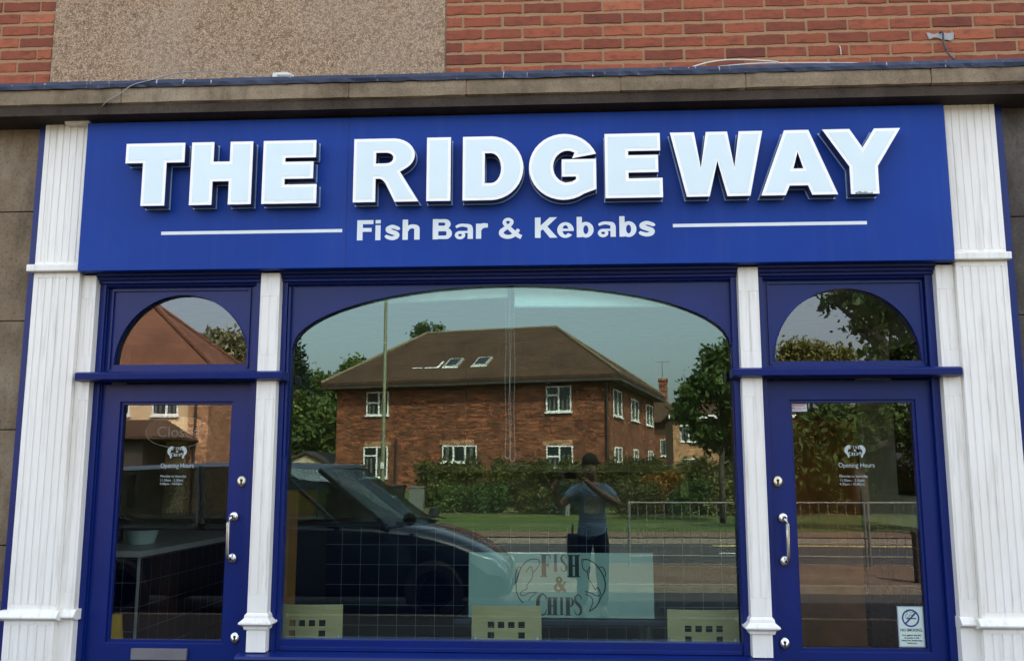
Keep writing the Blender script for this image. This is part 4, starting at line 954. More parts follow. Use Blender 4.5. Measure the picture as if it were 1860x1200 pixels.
def gh(y):
    for (a, za), (b_, zb) in zip(gz[:-1], gz[1:]):
        if b_ <= y <= a: return za + (zb - za) * (a - y) / (a - b_)
    return gz[-1][1]
def tree(name, label, x, y, h, tr, blobs, n, size, mat, seed, cat='tree', group=None, z=None):
    z0 = gh(y) - .05 if z is None else z
    t = empty(name, (x, y, z0), 0, label, cat, group); g = random.Random(seed)
    b = MB(); tip = Vector((blobs[0][0], blobs[0][1], h * .8))
    pts = [Vector((0, 0, 0)), Vector((g.uniform(-.1, .1), g.uniform(-.1, .1), h * .3)), Vector((tip.x * .5, tip.y * .5, h * .55)), tip]
    b.tube(pts, [tr * 1.25, tr, tr * .6, tr * .2], 10)
    for q in blobs:
        s_ = pts[1].lerp(pts[2], g.random()); e = Vector(q[:3]) + Vector((0, 0, q[5] * .3)); m_ = s_.lerp(e, .5) + Vector((g.uniform(-.2, .2), g.uniform(-.2, .2), .15)) * q[3] * .3
        b.tube([s_, m_, e], [tr * .45, tr * .28, tr * .08], 6)
        for k in range(4):
            e2 = e + Vector((g.uniform(-1, 1) * q[3], g.uniform(-1, 1) * q[4], g.uniform(-.8, .9) * q[5])) * .85; b.tube([m_.lerp(e, .5), e.lerp(e2, .5) + Vector((0, 0, .1)), e2], [tr * .16, tr * .1, tr * .03], 5)
    b.build('trunk', 'bark', t, smooth=True)
    leaves('crown', mat, t, blobs, n, size, seed); return t
def blobs_px(items, D, x, y, z0, dep=1.0):
    """crown lobes given by where the glass mirrors them"""
    out = []
    for px, py, rx, rz in items:
        q = mir(px, py, D); k = D / 1700; out.append((q[0] - x, q[1] - y + random.uniform(-.6, .6) * rx * k * dep, q[2] - z0, rx * k, rx * k * dep, rz * k))
    return out
random.seed(3)
def mtree(name, label, base, D, items, tr, n, size, mat, seed, dep=1.0, cat='tree', group=None):
    q = mir(base, 880, D); x, y = q[0], q[1]; z0 = gh(y) - .05
    bl = blobs_px(items, D, x, y, z0, dep); top = max(b_[2] + b_[5] for b_ in bl)
    return tree(name, label, x, y, top, tr, bl, n, size, mat, seed, cat, group)
mtree('street_tree', 'young leafy tree on the far verge mirrored at the right end of the window', 1312, 30, [(1325, 655, 34, 40), (1298, 700, 34, 32), (1258, 715, 26, 22), (1332, 745, 36, 38), (1245, 750, 20, 20), (1305, 785, 30, 24), (1340, 815, 26, 20), (1292, 655, 14, 18), (1370, 690, 46, 60), (1272, 785, 16, 10)], .09, 15000, .12, 'leaf_dark', 11, 1.4)
mtree('oak_tree', 'big dark tree mirrored in the right fanlight with a drooping branch', 1740, 24, [(1640, 550, 34, 26), (1590, 540, 30, 16), (1540, 536, 20, 10), (1508, 546, 12, 9), (1568, 572, 13, 16), (1586, 598, 9, 14), (1550, 596, 8, 8), (1670, 610, 36, 34), (1640, 640, 34, 16), (1585, 645, 20, 9), (1620, 580, 24, 18), (1740, 600, 60, 60), (1760, 520, 80, 50), (1840, 650, 80, 70)], .32, 17000, .12, 'leaf_dark', 12)
mtree('shrubby_tree', 'pale olive bushy tree mirrored low in the right fanlight', 1480, 40, [(1440, 645, 32, 26), (1485, 640, 34, 22), (1520, 655, 30, 16), (1470, 690, 70, 40), (1560, 692, 60, 26), (1400, 690, 40, 40), (1620, 690, 60, 30)], .2, 20000, .13, 'leaf_olive', 13)
mtree('chestnut_tree', 'chestnut tree in blossom mirrored in the left fanlight', 410, 58, [(400, 640, 36, 26), (430, 640, 34, 24), (375, 655, 28, 22), (450, 665, 40, 34), (400, 690, 60, 40)], .3, 22000, .22, 'leaf_blossom', 14)
mtree('conifer_tree', 'dark conifer mirrored at the left edge of the window', 532, 62, [(534, 650, 9, 22), (534, 690, 14, 25), (526, 680, 22, 20), (540, 720, 20, 20), (520, 740, 30, 40)], .25, 12000, .22, 'leaf_conifer', 15)
mtree('broadleaf_tree', 'bushy green tree left of the brick house, mirrored in the window', 560, 55, [(560, 752, 46, 34), (530, 765, 40, 40), (592, 765, 30, 30), (560, 800, 60, 34), (500, 750, 40, 44)], .3, 30000, .2, 'leaf_mid', 16)
mtree('broadleaf_tree', 'smaller tree whose top shows above the left slope of the brick house roof', 640, 75, [(643, 672, 13, 11), (582, 700, 18, 9), (610, 708, 26, 12), (655, 684, 14, 12)], .3, 9000, .26, 'leaf_mid', 17)
mtree('broadleaf_tree', 'tree rising behind the ridge of the brick house', 790, 72, [(768, 600, 10, 8), (795, 600, 8, 7), (785, 618, 24, 12), (764, 612, 10, 7)], .2, 2600, .17, 'leaf_dark', 18)
mtree('broadleaf_tree', 'dark round tree mirrored behind the right door', 1560, 36, [(1500, 790, 70, 50), (1600, 780, 80, 60), (1680, 800, 70, 60), (1440, 830, 60, 50), (1760, 790, 80, 70)], .3, 30000, .2, 'leaf_dark', 19)
def hedge(label, px0, px1, pyt, D, mat, n, size, seed, deep=1.6, wob=.25, group='hedges and shrubs along the far path', name='hedge', cat='hedge'):
    a = mir(px0, pyt, D); c = mir(px1, pyt, D); y = a[1]; z0 = gh(y) - .03; zt = a[2] - z0; cx_ = (a[0] + c[0]) / 2
    t = empty(name, (cx_, y, z0), 0, label, cat, group); g = random.Random(seed); bl = []; L = c[0] - a[0]; m_ = max(2, int(L / .9))
    for i in range(m_):
        xx = -L / 2 + L * (i + .5) / m_; hh = zt * (1 + g.uniform(-wob, wob) * .35)
        bl.append((xx, g.uniform(-.2, .2), hh * .68, L / m_ * .75, deep / 2, hh * .36)); bl.append((xx, g.uniform(-.1, .3), hh * .28, L / m_ * .75, deep / 2, hh * .34))
    leaves('foliage', mat, t, bl, n, size, seed)
    b = MB()
    for i in range(m_): xx = -L / 2 + L * (i + .5) / m_; b.tube([(xx, 0, 0), (xx + g.uniform(-.1, .1), 0, zt * .7)], [.05, .02], 6)
    b.build('stem', 'bark', t); return t
hedge('tall clipped hedge in front of the brick house, mirrored in the window', 762, 1345, 832, 39.5, 'leaf_hedge', 52000, .085, 21, wob=.1)
hedge('dark wild hedge mirrored in the right door', 1400, 1800, 850, 37, 'leaf_dark', 30000, .11, 22)
for i, (a, c, t_, D_, mt, lb) in enumerate([(790, 850, 888, 36.5, 'leaf_mid', 'low green bush below the clipped hedge, beside the bin'), (862, 915, 880, 36.2, 'leaf_dark', 'round dark bush in the middle of the row by the far path'), (940, 1000, 896, 36, 'leaf_hedge', 'low scrubby bush left of the photographer in the glass'), (1010, 1060, 880, 35.8, 'leaf_conifer', 'blue green bush just left of the photographer in the glass'),
        (1120, 1190, 885, 36, 'leaf_hedge', 'olive bush right of the photographer in the glass'), (1180, 1235, 862, 36.6, 'leaf_rust', 'rust tinted bush in front of the clipped hedge'), (1225, 1290, 878, 36, 'leaf_dark', 'dark bush right of the rust tinted one'), (1290, 1360, 868, 35.5, 'leaf_olive', 'yellow green bush at the right end of the row')]):
    hedge(lb, a, c, t_, D_, mt, 5200, .08, 30 + i, 1.1, .5, name='shrub', cat='shrub')
hedge('green belt of bushes mirrored left of the brick house, behind the car', 380, 640, 845, 50, 'leaf_mid', 14000, .14, 50)

# ------------------------------------------------------------------ houses across the road
def hip_roof(b, x0, x1, y0, y1, z, h, ov=.4, th=.12, hf=.92, ma=0, mb=0):
    X0, X1, Y0, Y1 = x0 - ov, x1 + ov, y0 - ov, y1 + ov; m = (Y1 - Y0) / 2 * hf; ym = (Y0 + Y1) / 2
    r0, r1 = X0 + (ma or m), X1 - (mb or m)
    if r0 > r1: r0 = r1 = (X0 + X1) / 2
    vs = [(X0, Y0, z), (X1, Y0, z), (X1, Y1, z), (X0, Y1, z), (X0, Y0, z + th), (X1, Y0, z + th), (X1, Y1, z + th), (X0, Y1, z + th), (r0, ym, z + h), (r1, ym, z + h)]
    b.add(vs, [(0, 3, 2, 1), (0, 1, 5, 4), (1, 2, 6, 5), (2, 3, 7, 6), (3, 0, 4, 7), (4, 5, 9, 8), (6, 7, 8, 9), (5, 6, 9), (7, 4, 8)])
    return (r0, r1, ym, X0, X1, Y0, Y1)
def hwin(parent, wall, u0, u1, z0, z1, y=0, div=(.5,), tr=None, side='front'):
    """window: opening dressed with frame (3 cm proud), dark pane, curtains; u along the wall"""
    def T(b):
        if side == 'front': return b
        b.v = [(-q[1], q[0], q[2]) if side == 'right' else q for q in b.v]; return b
    f = .06; b = MB(); yy = y + .035 if side == 'front' else y
    def bx(b, a, c, d0, d1, e, g_):
        if side == 'front': b.box(a, c, y + d0, y + d1, e, g_)
        else: b.box(y + d0, y + d1, a, c, e, g_)
        return b
    bx(b, u0, u1, -.02, .035, z0, z0 + f); bx(b, u0, u1, -.02, .035, z1 - f, z1); bx(b, u0, u0 + f, -.02, .035, z0 + f, z1 - f); bx(b, u1 - f, u1, -.02, .035, z0 + f, z1 - f)
    for d in div: xm = u0 + (u1 - u0) * d; bx(b, xm - .04, xm + .04, -.02, .033, z0 + f, z1 - f)
    if tr: bx(b, u0 + f, u0 + (u1 - u0) * div[0], -.02, .031, z0 + (z1 - z0) * tr, z0 + (z1 - z0) * tr + .07)
    fr = b.build('window', 'upvc_white', parent)
    bx(MB(), u0 + .02, u1 - .02, -.01, .012, z0 + .02, z1 - .02).build('pane', 'house_glass', fr)
    b = MB()
    for d in (.1, .28, .62, .8): a = u0 + (u1 - u0) * d; bx(b, a, a + (u1 - u0) * .09, .012, .02, z0 + f, z1 - f if tr is None else z0 + (z1 - z0) * .62)
    b.build('curtain', 'curtain', fr)
    bx(MB(), u0 - .05, u1 + .05, .0, .09, z0 - .07, z0 - .002).build('sill', 'upvc_white', fr)
# main house: local frame, front faces the shop (local +y), right end (as mirrored, +x) corner at origin
A = mir(1110, 880, 42); ang = R(14.5)
hz = .80
H1 = empty('brick_house', (A[0], A[1], hz), ang, 'large red brick house with a brown hipped roof mirrored in the window', 'house')
Wd, Dp, Ev = 13.65, 12.2, 5.05
def loc_px(px, py, side='front'):
    """local (u, z) on a face of the house for a place seen in the glass"""
    v = ray(px, py); p0_ = Vector((0, 5.1 + 0.0, 0)); org = Vector((0, 5.1, CAM_H)); d = Vector((v.x, -v.y, v.z))
    M = Matrix.Translation(H1.location) @ Matrix.Rotation(ang, 4, 'Z'); Mi = M.inverted(); o_, e_ = Mi @ org, (Mi.to_3x3() @ d)
    if side == 'front': k = -o_.y / e_.y; q = o_ + e_ * k; return q.x, q.z
    k = -o_.x / e_.x; q = o_ + e_ * k; return q.y, q.z
b = MB(); b.box(-Wd, 0, -Dp, 0, -1, Ev); b.build('wall', 'house_brick', H1)
b = MB(); r = hip_roof(b, -Wd, 0, -Dp, 0, Ev, 3.45, .60, .14, .58, 2.7, 4.7); rf = b.build('roof', 'roof_tile', H1)
b = MB(); b.box(r[3] + .02, r[4] - .02, r[5] + .02, r[6] - .02, Ev - .16, Ev - .002); b.build('soffit', 'timber_dark', H1)
b = MB(); zr = Ev + 3.45 + .03; b.tube([(r[0], r[2], zr), (r[1], r[2], zr)], .09, 8)
for c_, e_ in (((r[3], r[6]), r[0]), ((r[4], r[6]), r[1]), ((r[4], r[5]), r[1]), ((r[3], r[5]), r[0])): b.tube([(c_[0], c_[1], Ev + .16), (e_, r[2], zr)], .08, 8)
b.build('ridge_tiles', 'ridge_brown', rf)
for (xa, xb, ya, yb, dv, tr_) in ((667, 705, 712, 753, (.56,), .5), (992, 1038, 702, 747, (.5,), .62), (661, 703, 811, 867, (.55,), .68), (804, 867, 809, 839, (.33, .67), None), (992, 1041, 809, 852, (.5,), .5)):
    u0, z1 = loc_px(xa, ya); u1, z0 = loc_px(xb, yb); hwin(H1, None, u0, u1, z0, z1, 0, dv, tr_)
for (xa, xb, ya, yb) in ((1114, 1128, 712, 754), (1146, 1158, 728, 762), (1173, 1184, 738, 771), (1117, 1129, 813, 840), (1151, 1158, 817, 842), (1177, 1185, 820, 844)):
    u0, z1 = loc_px(xb, ya, 'side'); u1, z0 = loc_px(xa, yb, 'side'); hwin(H1, None, u0, u1, z0, z1, 0, (.5,), None, 'right')
for px_ in (720,):
    u, zt = loc_px(px_, 796); b = MB(); b.tube([(u, .06, -.2), (u, .06, zt)], .045, 8); b.build('downpipe', 'rainwater_black', H1)
b = MB(); b.tube([(-.12, .07, 0), (-.12, .07, Ev - .2)], .05, 8); b.build('downpipe', 'rainwater_black', H1)
b = MB()
for xa in (992, 667, 804):
    u0, z1 = loc_px(xa, 809 if xa != 667 else 811); b.box(u0 - .15, u0 + (1.6 if xa == 804 else 1.25), .0, .012, z1 + .02, z1 + .26)
b.build('lintel', 'house_brick_pale', H1)
u, z1 = loc_px(868, 790); 
# roof windows lying in the front slope
sl_ = math.atan2(3.55 - .14, (r[6] - r[2]))
for u in (-9.05, -7.55):
    fr = empty  # placeholder name not used
    M = Matrix.Translation((u + 1.0, r[6] - 1.95, Ev + .14 + 1.95 * math.tan(sl_))) @ Matrix.Rotation(-sl_, 4, 'X')
    b = MB(); b.box(-.36, .36, -.55, .55, -.02, .09); b.v = [tuple(M @ Vector(q)) for q in b.v]; wn = b.build('roof_window', 'cable_grey', rf)
    b = MB(); b.box(-.27, .27, -.44, .44, .09, .10); b.v = [tuple(M @ Vector(q)) for q in b.v]; b.build('roof_pane', 'house_glass', rf)
    b = MB(); b.box(-.40, .40, .55, .66, .0, .05); b.v = [tuple(M @ Vector(q)) for q in b.v]; b.build('roof_flashing', 'upvc_white', rf)
b = MB(); b.box(-1.35, -.62, .50, .58, 0, .03); b.box(-.72, -.62, -.35, .5, 0, .03); b.box(-2.0, -1.5, .5, .56, 0, .03)
M = Matrix.Translation((-8.05, r[6] - 1.95, Ev + .14 + 1.95 * math.tan(sl_))) @ Matrix.Rotation(-sl_, 4, 'X'); b.v = [tuple(M @ Vector(q)) for q in b.v]; b.build('roof_flashing', 'upvc_white', rf)

# left house: buff rendered first floor, reddish hipped roof
A2 = mir(372, 880, 34)
H2 = empty('rendered_house', (A2[0], A2[1], .5), R(-4), 'house with buff rendered walls and a red hipped roof mirrored in the left door', 'house')
b = MB(); b.box(-11, -.75, -9, 0, -1, 4.75); b.build('wall', 'render_buff', H2)
b = MB(); b.box(-.75, .0, -9, 0.003, -1, 4.75); b.build('brick_corner', 'house_brick_pale', H2)
b = MB(); r2 = hip_roof(b, -11, 0, -9, 0, 4.75, 3.6, .35, .12); rf2 = b.build('roof', 'roof_tile_red', H2)
b = MB(); b.tube([(r2[4], r2[6], 4.9), (r2[1], r2[2], 8.4)], .12, 8); b.tube([(r2[0], r2[2], 8.4), (r2[1], r2[2], 8.4)], .12, 8); b.tube([(r2[4], r2[5], 4.9), (r2[1], r2[2], 8.4)], .1, 8); b.build('ridge_tiles', 'roof_tile_red', rf2)
hwin(H2, None, -2.08, -1.12, 3.22, 4.3, 0, (.55,)); hwin(H2, None, -4.0, -2.9, 3.22, 4.3, 0, (.5,))
b = MB(); b.tube([(-.45, .08, -.5), (-.45, .08, 4.7)], .05, 8); b.build('downpipe', 'rainwater_black', H2)
b = MB(); b.add([(-6.5, 0, 3.05), (-1.5, 0, 3.05), (-.3, 2.6, 2.35), (-6.5, 2.6, 2.35), (-6.5, 0, 2.25), (-1.5, 0, 2.25), (-.3, 2.6, 2.25), (-6.5, 2.6, 2.25), (-.3, .0, 2.3), (-.3, 0, 2.25)], [(0, 1, 2, 3), (3, 2, 6, 7), (1, 8, 2), (8, 9, 6, 2), (0, 3, 7, 4), (4, 7, 6, 9)]); pr = b.build('porch_roof', 'roof_tile', H2)
b = MB(); b.box(-6.4, -1.5, .0, 2.2, -1, 2.25); b.build('shaded_porch_wall', 'timber_dark', H2)  # dark material stands for the shadow below the porch roof
A3 = mir(388, 880, 40)
H3 = empty('brick_annexe', (A3[0], A3[1], .5), R(-4), 'plain red brick wing right of the rendered house, mirrored in the left door', 'building')
b = MB(); b.box(-1.0, 1.9, -6, 0, -1, 4.9); b.build('wall', 'house_brick', H3); b = MB(); hip_roof(b, -1.0, 1.9, -6, 0, 4.9, 1.6, .25); b.build('roof', 'roof_tile', H3)
hwin(H3, None, .35, 1.15, 3.55, 4.5, 0, (.5,))
b = MB(); b.box(-.9, 1.6, .0, 3, -1, 2.75); b.build('lean_to', 'render_buff', H3)
# garage at the left of the window
A4 = mir(556, 880, 46)
H4 = empty('garage', (A4[0], A4[1], .75), R(3), 'low blue garage with a pale gable mirrored left of the brick house', 'garage')
b = MB(); b.box(-1.3, 1.15, -4, 0, -1, 1.3); b.build('wall', 'garage_blue', H4)
b = MB(); b.prism([(-1.25, 1.3), (1.1, 1.3), (-.05, 1.78)], (), -.1, .0); b.build('gable', 'pale_board', H4)
b = MB(); b.prism([(-1.5, 1.22), (-.05, 1.86), (1.35, 1.22), (1.35, 1.32), (-.05, 1.98), (-1.5, 1.32)], (), -4.1, .15); b.build('roof', 'timber_dark', H4)
b = MB(); b.box(-1.15, -.1, .0, .03, .0, 1.1).box(.0, 1.0, .0, .03, .0, 1.1); b.build('garage_door', 'garage_blue', H4)
# far houses at the right
A5 = mir(1196, 880, 74)
H5 = empty('far_house', (A5[0], A5[1], 1.0), R(4), 'distant dark gabled house with chimney mirrored beyond the brick house corner', 'house')
b = MB(); b.box(-1.5, 2.1, -7, 0, -1, 3.6); b.build('wall', 'house_brick', H5); b = MB(); hip_roof(b, -2.5, 2.6, -7, 0, 4.6, 2.6, .3); b.box(-1.5, 2.1, -6.9, -.1, 3.6, 4.6); b.build('roof', 'roof_tile', H5)
b = MB(); b.box(.3, 1.0, -3.9, -3.2, 5, 8.3).box(.24, 1.06, -3.96, -3.14, 8.2, 8.4); b.build('chimney', 'house_brick', H5)
b = MB(); b.tube([(.6, -3.5, 8.4), (.6, -3.5, 9.9)], .03, 6); b.tube([(.1, -3.5, 9.8), (1.3, -3.5, 9.8)], .02, 6)
for i in range(6): b.tube([(.15 + i * .2, -3.7, 9.8), (.15 + i * .2, -3.3, 9.8)], .012, 4)
b.build('aerial', 'galvanised', H5)
hwin(H5, None, .2, 1.5, 2.0, 3.3, 0, (.5,))
A6 = mir(1225, 880, 62)
H6 = empty('far_house', (A6[0], A6[1], .9), R(2), 'distant pale brick house with white windows mirrored behind the young tree', 'house')
b = MB(); b.box(0, 9, -7, 0, -1, 4.4); b.build('wall', 'house_brick_pale', H6); b = MB(); hip_roof(b, 0, 9, -7, 0, 4.45, 2.4, .3); b.build('roof', 'roof_tile', H6)
MB().box(-.3, 9.3, .3, .36, 4.30, 4.52).build('gutter', 'upvc_white', H6)
for a_ in (.5, 3.3, 6.2): hwin(H6, None, a_, a_ + 1.1, .6, 1.7, 0, (.5,)); hwin(H6, None, a_, a_ + 1.1, 2.8, 3.9, 0, (.5,))

# ------------------------------------------------------------------ street things
q = mir(694, 880, 38)
lp = empty('street_lamp', (q[0], q[1], gh(q[1])), 0, 'tall thin green lamp post mirrored in the left half of the window', 'lamp post')
b = MB(); b.tube([(0, 0, 0), (0, 0, 1.4), (0, 0, 1.45), (0, 0, 11)], [.105, .10, .085, .06], 14); b.build('pole', 'lamp_green', lp, smooth=True)
b = MB(); b.tube([(0, 0, 10.9), (0, .2, 11.2), (0, .9, 11.35)], .04, 8); b.build('arm', 'lamp_green', lp); b = MB(); b.box(-.14, .14, .8, 1.5, 11.27, 11.42, ch=.03); b.build('lantern', 'galvanised', lp)
b = MB(); b.box(-.07, .07, .10, .115, 1.7, 1.95); b.build('number_plate', 'sticker_white', lp)
q = mir(719, 880, 37)
wb = empty('wheelie_bin', (q[0], q[1], gh(q[1])), 0, 'black wheelie bin standing beside the lamp post in the glass', 'bin')
b = MB(); b.add([(-.24, -.3, .08), (.24, -.3, .08), (.24, .25, .08), (-.24, .25, .08), (-.33, -.38, 1.0), (.33, -.38, 1.0), (.33, .36, 1.0), (-.33, .36, 1.0)], [(0, 3, 2, 1), (4, 5, 6, 7), (0, 1, 5, 4), (1, 2, 6, 5), (2, 3, 7, 6), (3, 0, 4, 7)]); b.build('body', 'black_plastic', wb, bevel=.02)
MB().box(-.36, .36, -.42, .42, 1.0, 1.07, ch=.02).build('lid', 'black_plastic', wb); MB().tube([(-.3, -.3, .1), (-.24, -.3, .1)], .1, 14).tube([(.24, -.3, .1), (.3, -.3, .1)], .1, 14).build('wheel', 'tyre', wb)
b = MB(); b.box(-.1, .1, .31, .335, .55, .68); b.build('label_patch', 'sticker_white', wb)
q = mir(757, 880, 37)
bxs = empty('utility_cabinet', (q[0], q[1], gh(q[1])), 0, 'pale boxy utility cabinet right of the black bin in the glass', 'cabinet'); MB().box(-.3, .3, -.2, .2, 0, .95, ch=.02).build('case', 'grey_box', bxs); MB().box(-.33, .33, -.23, .23, .95, 1.0, ch=.01).build('lid', 'galvanised', bxs)
q = mir(1030, 880, 34)
mk = empty('marker_post', (q[0], q[1], gh(q[1])), 0, 'short white topped marker post by the far path left of the photographer', 'post'); MB().box(-.08, .08, -.04, .04, 0, .75, ch=.01).build('post', 'galvanised', mk); MB().box(-.1, .1, -.045, .045, .62, .78, ch=.01).build('marker_plate', 'sticker_white', mk)
# guard rail panels
def rail_panel(x, label):
    t = empty('guard_rail', (x, -11.2, .004), 0, label, 'railing', 'galvanised guard rail panels along the road edge'); L = 2.0
    MB().tube([(0, 0, 0), (0, 0, 1.07)], .026, 10).build('post', 'galvanised', t); MB().tube([(L - .06, 0, 0), (L - .06, 0, 1.07)], .02, 10).build('post', 'galvanised', t)
    MB().tube([(0, 0, 1.05), (L, 0, 1.05)], .017, 8).build('top_rail', 'galvanised', t); MB().tube([(0, 0, .16), (L, 0, .16)], .015, 8).build('bottom_rail', 'galvanised', t)
    b = MB()
    for i in range(1, 13): b.tube([(L * i / 13.4, 0, .16), (L * i / 13.4, 0, 1.05)], .0065, 6)
    b.build('bars', 'galvanised', t); return t
rp0 = mir(1141, 880, 16.3)[0]
places = ['first panel of the guard rail, beside the photographer in the glass', 'second guard rail panel, mirrored across the window edge and door frame', 'third guard rail panel, its post in the middle of the right door pane', 'fourth guard rail panel, mirrored at the right side of the right door', 'fifth guard rail panel, beyond the right door']
base = rail_panel(rp0, places[0])
for i in range(1, 5):
    c = copy_tree(base); c.location.x = rp0 + 2.0 * i; c['label'] = places[i]
q = mir(1664, 880, 13.9)
bo = empty('bollard', (q[0], q[1], .004), 0, 'dark square bollard on the brown footway mirrored in the right door', 'bollard')
MB().box(-.085, .085, -.085, .085, 0, .66, ch=.01).build('post', 'timber_dark', bo); MB().box(-.10, .10, -.10, .10, .66, .72, ch=.02).build('cap', 'timber_dark', bo)

# ------------------------------------------------------------------ parked car (people carrier, nose towards +x)
def car():
    near = -5.62; Wc = 1.80; x_n = -.62; zb = -.10
    t = empty('parked_car', (x_n - 2.2, near - Wc / 2, zb), 0, 'dark blue people carrier parked beside the photographer, mirrored in the window and left door', 'car')
    # stations along x (from nose = 0 backwards): lower z, shoulder z, half width at shoulder
    st_ = [(-.0, .30, .44, .60), (-.05, .22, .54, .70), (-.16, .20, .66, .80), (-.40, .20, .80, .87), (-.72, .20, .92, .90), (-1.05, .20, 1.00, .90), (-1.6, .20, 1.07, .90), (-2.4, .20, 1.09, .90), (-3.6, .20, 1.10, .90), (-4.9, .22, 1.10, .89), (-5.3, .24, 1.08, .86), (-5.42, .34, .95, .80)]
    vs = []; fs = []; N = 14
    for x, zl, zs, hw in st_:
        prof = [(.0, zl), (.75, zl), (.94, zl + .08), (1.0, zl + (zs - zl) * .35), (1.0, zl + (zs - zl) * .62), (.975, zl + (zs - zl) * .85), (.90, zs), (.60, zs + .035)]
        ring_ = [(p[0] * hw, p[1]) for p in prof]; ring_ = ring_ + [(0, zs + .05)] + [(-p[0], p[1]) for p in ring_[::-1][:-1]]
        vs += [(x + 2.2, p[0], p[1]) for p in ring_]; M_ = len(ring_)
    for i in range(len(st_) - 1):
        for k in range(M_): fs.append((i * M_ + k, i * M_ + (k + 1) % M_, (i + 1) * M_ + (k + 1) % M_, (i + 1) * M_ + k))
    fs += [tuple(range(M_)), tuple((len(st_) - 1) * M_ + k for k in range(M_))]
    b = MB(); b.add(vs, fs); body = b.build('body', 'car_paint', t, smooth=True)
    md = body.modifiers.new('s', 'SUBSURF'); md.levels = 1; md.render_levels = 2
    # cabin: lower ring at the belt, upper ring at the roof
    lo = [(-1.0, .28), (-1.14, .60), (-1.42, .86), (-2.0, .87), (-3.6, .87), (-5.25, .83)]; hi = [(-1.92, .25), (-2.04, .48), (-2.28, .64), (-2.8, .68), (-3.7, .68), (-5.15, .64)]; zl, zh = 1.05, 1.66; zo = [1.02, 1.02, 1.03, 1.05, 1.05, 1.05]
    vs = [(x + 2.2, w, z) for (x, w), z in zip(lo, zo)] + [(x + 2.2, -w, z) for (x, w), z in zip(lo[::-1], zo[::-1])]; n = len(vs); zz = [1.69, 1.68, 1.67, 1.71, 1.70, 1.64]
    vs += [(x + 2.2, w, z) for (x, w), z in zip(hi, zz)] + [(x + 2.2, -w, z) for (x, w), z in zip(hi[::-1], zz[::-1])]
    fs = [(k, (k + 1) % n, n + (k + 1) % n, n + k) for k in range(n)]
    b = MB(); b.add(vs, fs); b.build('window_glass', 'car_glass', t)
    # roof
    vs = [(x + 2.2 + (.02 if i == 0 else 0), w + .012, z) for i, ((x, w), z) in enumerate(zip(hi, zz))]; vs += [(x, -y, z) for x, y, z in vs[::-1]]; n = len(vs)
    top = [(x, y * .72, z + .055) for x, y, z in vs]; b = MB(); b.add(vs + top, [(k, (k + 1) % n, n + (k + 1) % n, n + k) for k in range(n)] + [tuple(range(n, 2 * n)), tuple(range(n))[::-1]]); b.build('roof', 'car_paint', t, smooth=False, bevel=.02)
    MB().box(-.2, .95, -.75, .75, .7, 1.08, ch=.05).build('dashboard', 'car_trim', t)
    for x, y in ((.1, -.4), (.1, .4), (-1.0, -.4), (-1.0, .4)): MB().box(x - .12, x + .05, y - .22, y + .22, .5, 1.42, ch=.05).build('seat', 'car_trim', t)
    for s_ in (-1, 1):
        b = MB()
        for i in (2, 3, 4, 5): b.tube([(lo[i][0] + 2.2, s_ * (lo[i][1] + .004), zo[i]), (hi[i][0] + 2.2, s_ * (hi[i][1] + .006), zz[i])], [.0, .0, .03, .03, .05, .06][i], 8)
        b.build('pillar', 'car_paint', t)
        b = MB(); b.lathe([(.0, -.02), (.035, -.02), (.075, .0), (.075, .05), (.0, .06)], (1.06, s_ * .98, 1.12), 12, 'y'); b.box(1.03, 1.09, s_ * .98 - .11, s_ * .98 + .11, 1.06, 1.2, ch=.03); b.build('wing_mirror', 'car_trim', t)
        b = MB(); b.prism([(1.92, .50), (2.12, .48), (2.15, .54), (1.98, .68), (1.74, .74), (1.72, .64)], (), s_ * .70, s_ * .865); b.build('headlight', 'car_lamp', t, bevel=.02)
        b = MB(); b.box(-.6, -.42, s_ * .9 - .005, s_ * .9 + .008, .92, .95).box(.55, .73, s_ * .9 - .005, s_ * .9 + .008, .92, .95); b.build('door_handle', 'car_trim', t)
        for x in (1.32, -2.3):
            w_ = MB().lathe([(.22, -.1), (.30, -.1), (.33, -.07), (.33, .07), (.30, .1), (.22, .1)], (x, s_ * .83, .33), 30, 'y').build('wheel', 'tyre', t, smooth=False)
            b = MB(); b.lathe([(0, -.02), (.06, -.02), (.06, .0), (.215, .0), (.22, .04)], (x, s_ * .93 if s_ < 0 else .89, .33), 26, 'y')
            b.build('rim', 'wheel_rim', w_)
    b = MB(); b.box(2.12, 2.215, -.45, .45, .34, .44, ch=.01); b.build('grille', 'car_trim', t)
    b = MB(); b.box(-3.22, -3.16, -.78, -.66, .9, 1.3).box(-3.22, -3.16, .66, .78, .9, 1.3); b.build('rear_light', 'ink_red', t)
    for s_ in (-.35, .35):
        b = MB(); b.tube([(1.30, s_, 1.07), (1.18, s_ + .25, 1.11), (1.10, s_ + .42, 1.13)], .01, 6); b.build('wiper', 'car_trim', t)
    return t
car()

# ------------------------------------------------------------------ the photographer
def skin_mesh(name, nodes, edges, mat, parent, sub=2, root=0):
    me = bpy.data.meshes.new(name); me.from_pydata([n[0] for n in nodes], edges, []); o = bpy.data.objects.new(name, me); COL.objects.link(o); o.parent = parent
    md = o.modifiers.new('skin', 'SKIN'); md.use_smooth_shade = True; sv = me.skin_vertices[0].data
    for i, n in enumerate(nodes): sv[i].radius = (n[1], n[2] if len(n) > 2 else n[1])
    sv[root].use_root = True
    ms = o.modifiers.new('sub', 'SUBSURF'); ms.levels = ms.render_levels = sub; me.materials.append(MATS[mat]); return o
px_, py_ = .28, -5.28
pe = empty('person', (px_, py_, 0), 0, 'person in pale blue t-shirt and dark trousers holding up a phone, mirrored in the window', 'person'); pe.scale = (.95, .95, .955)
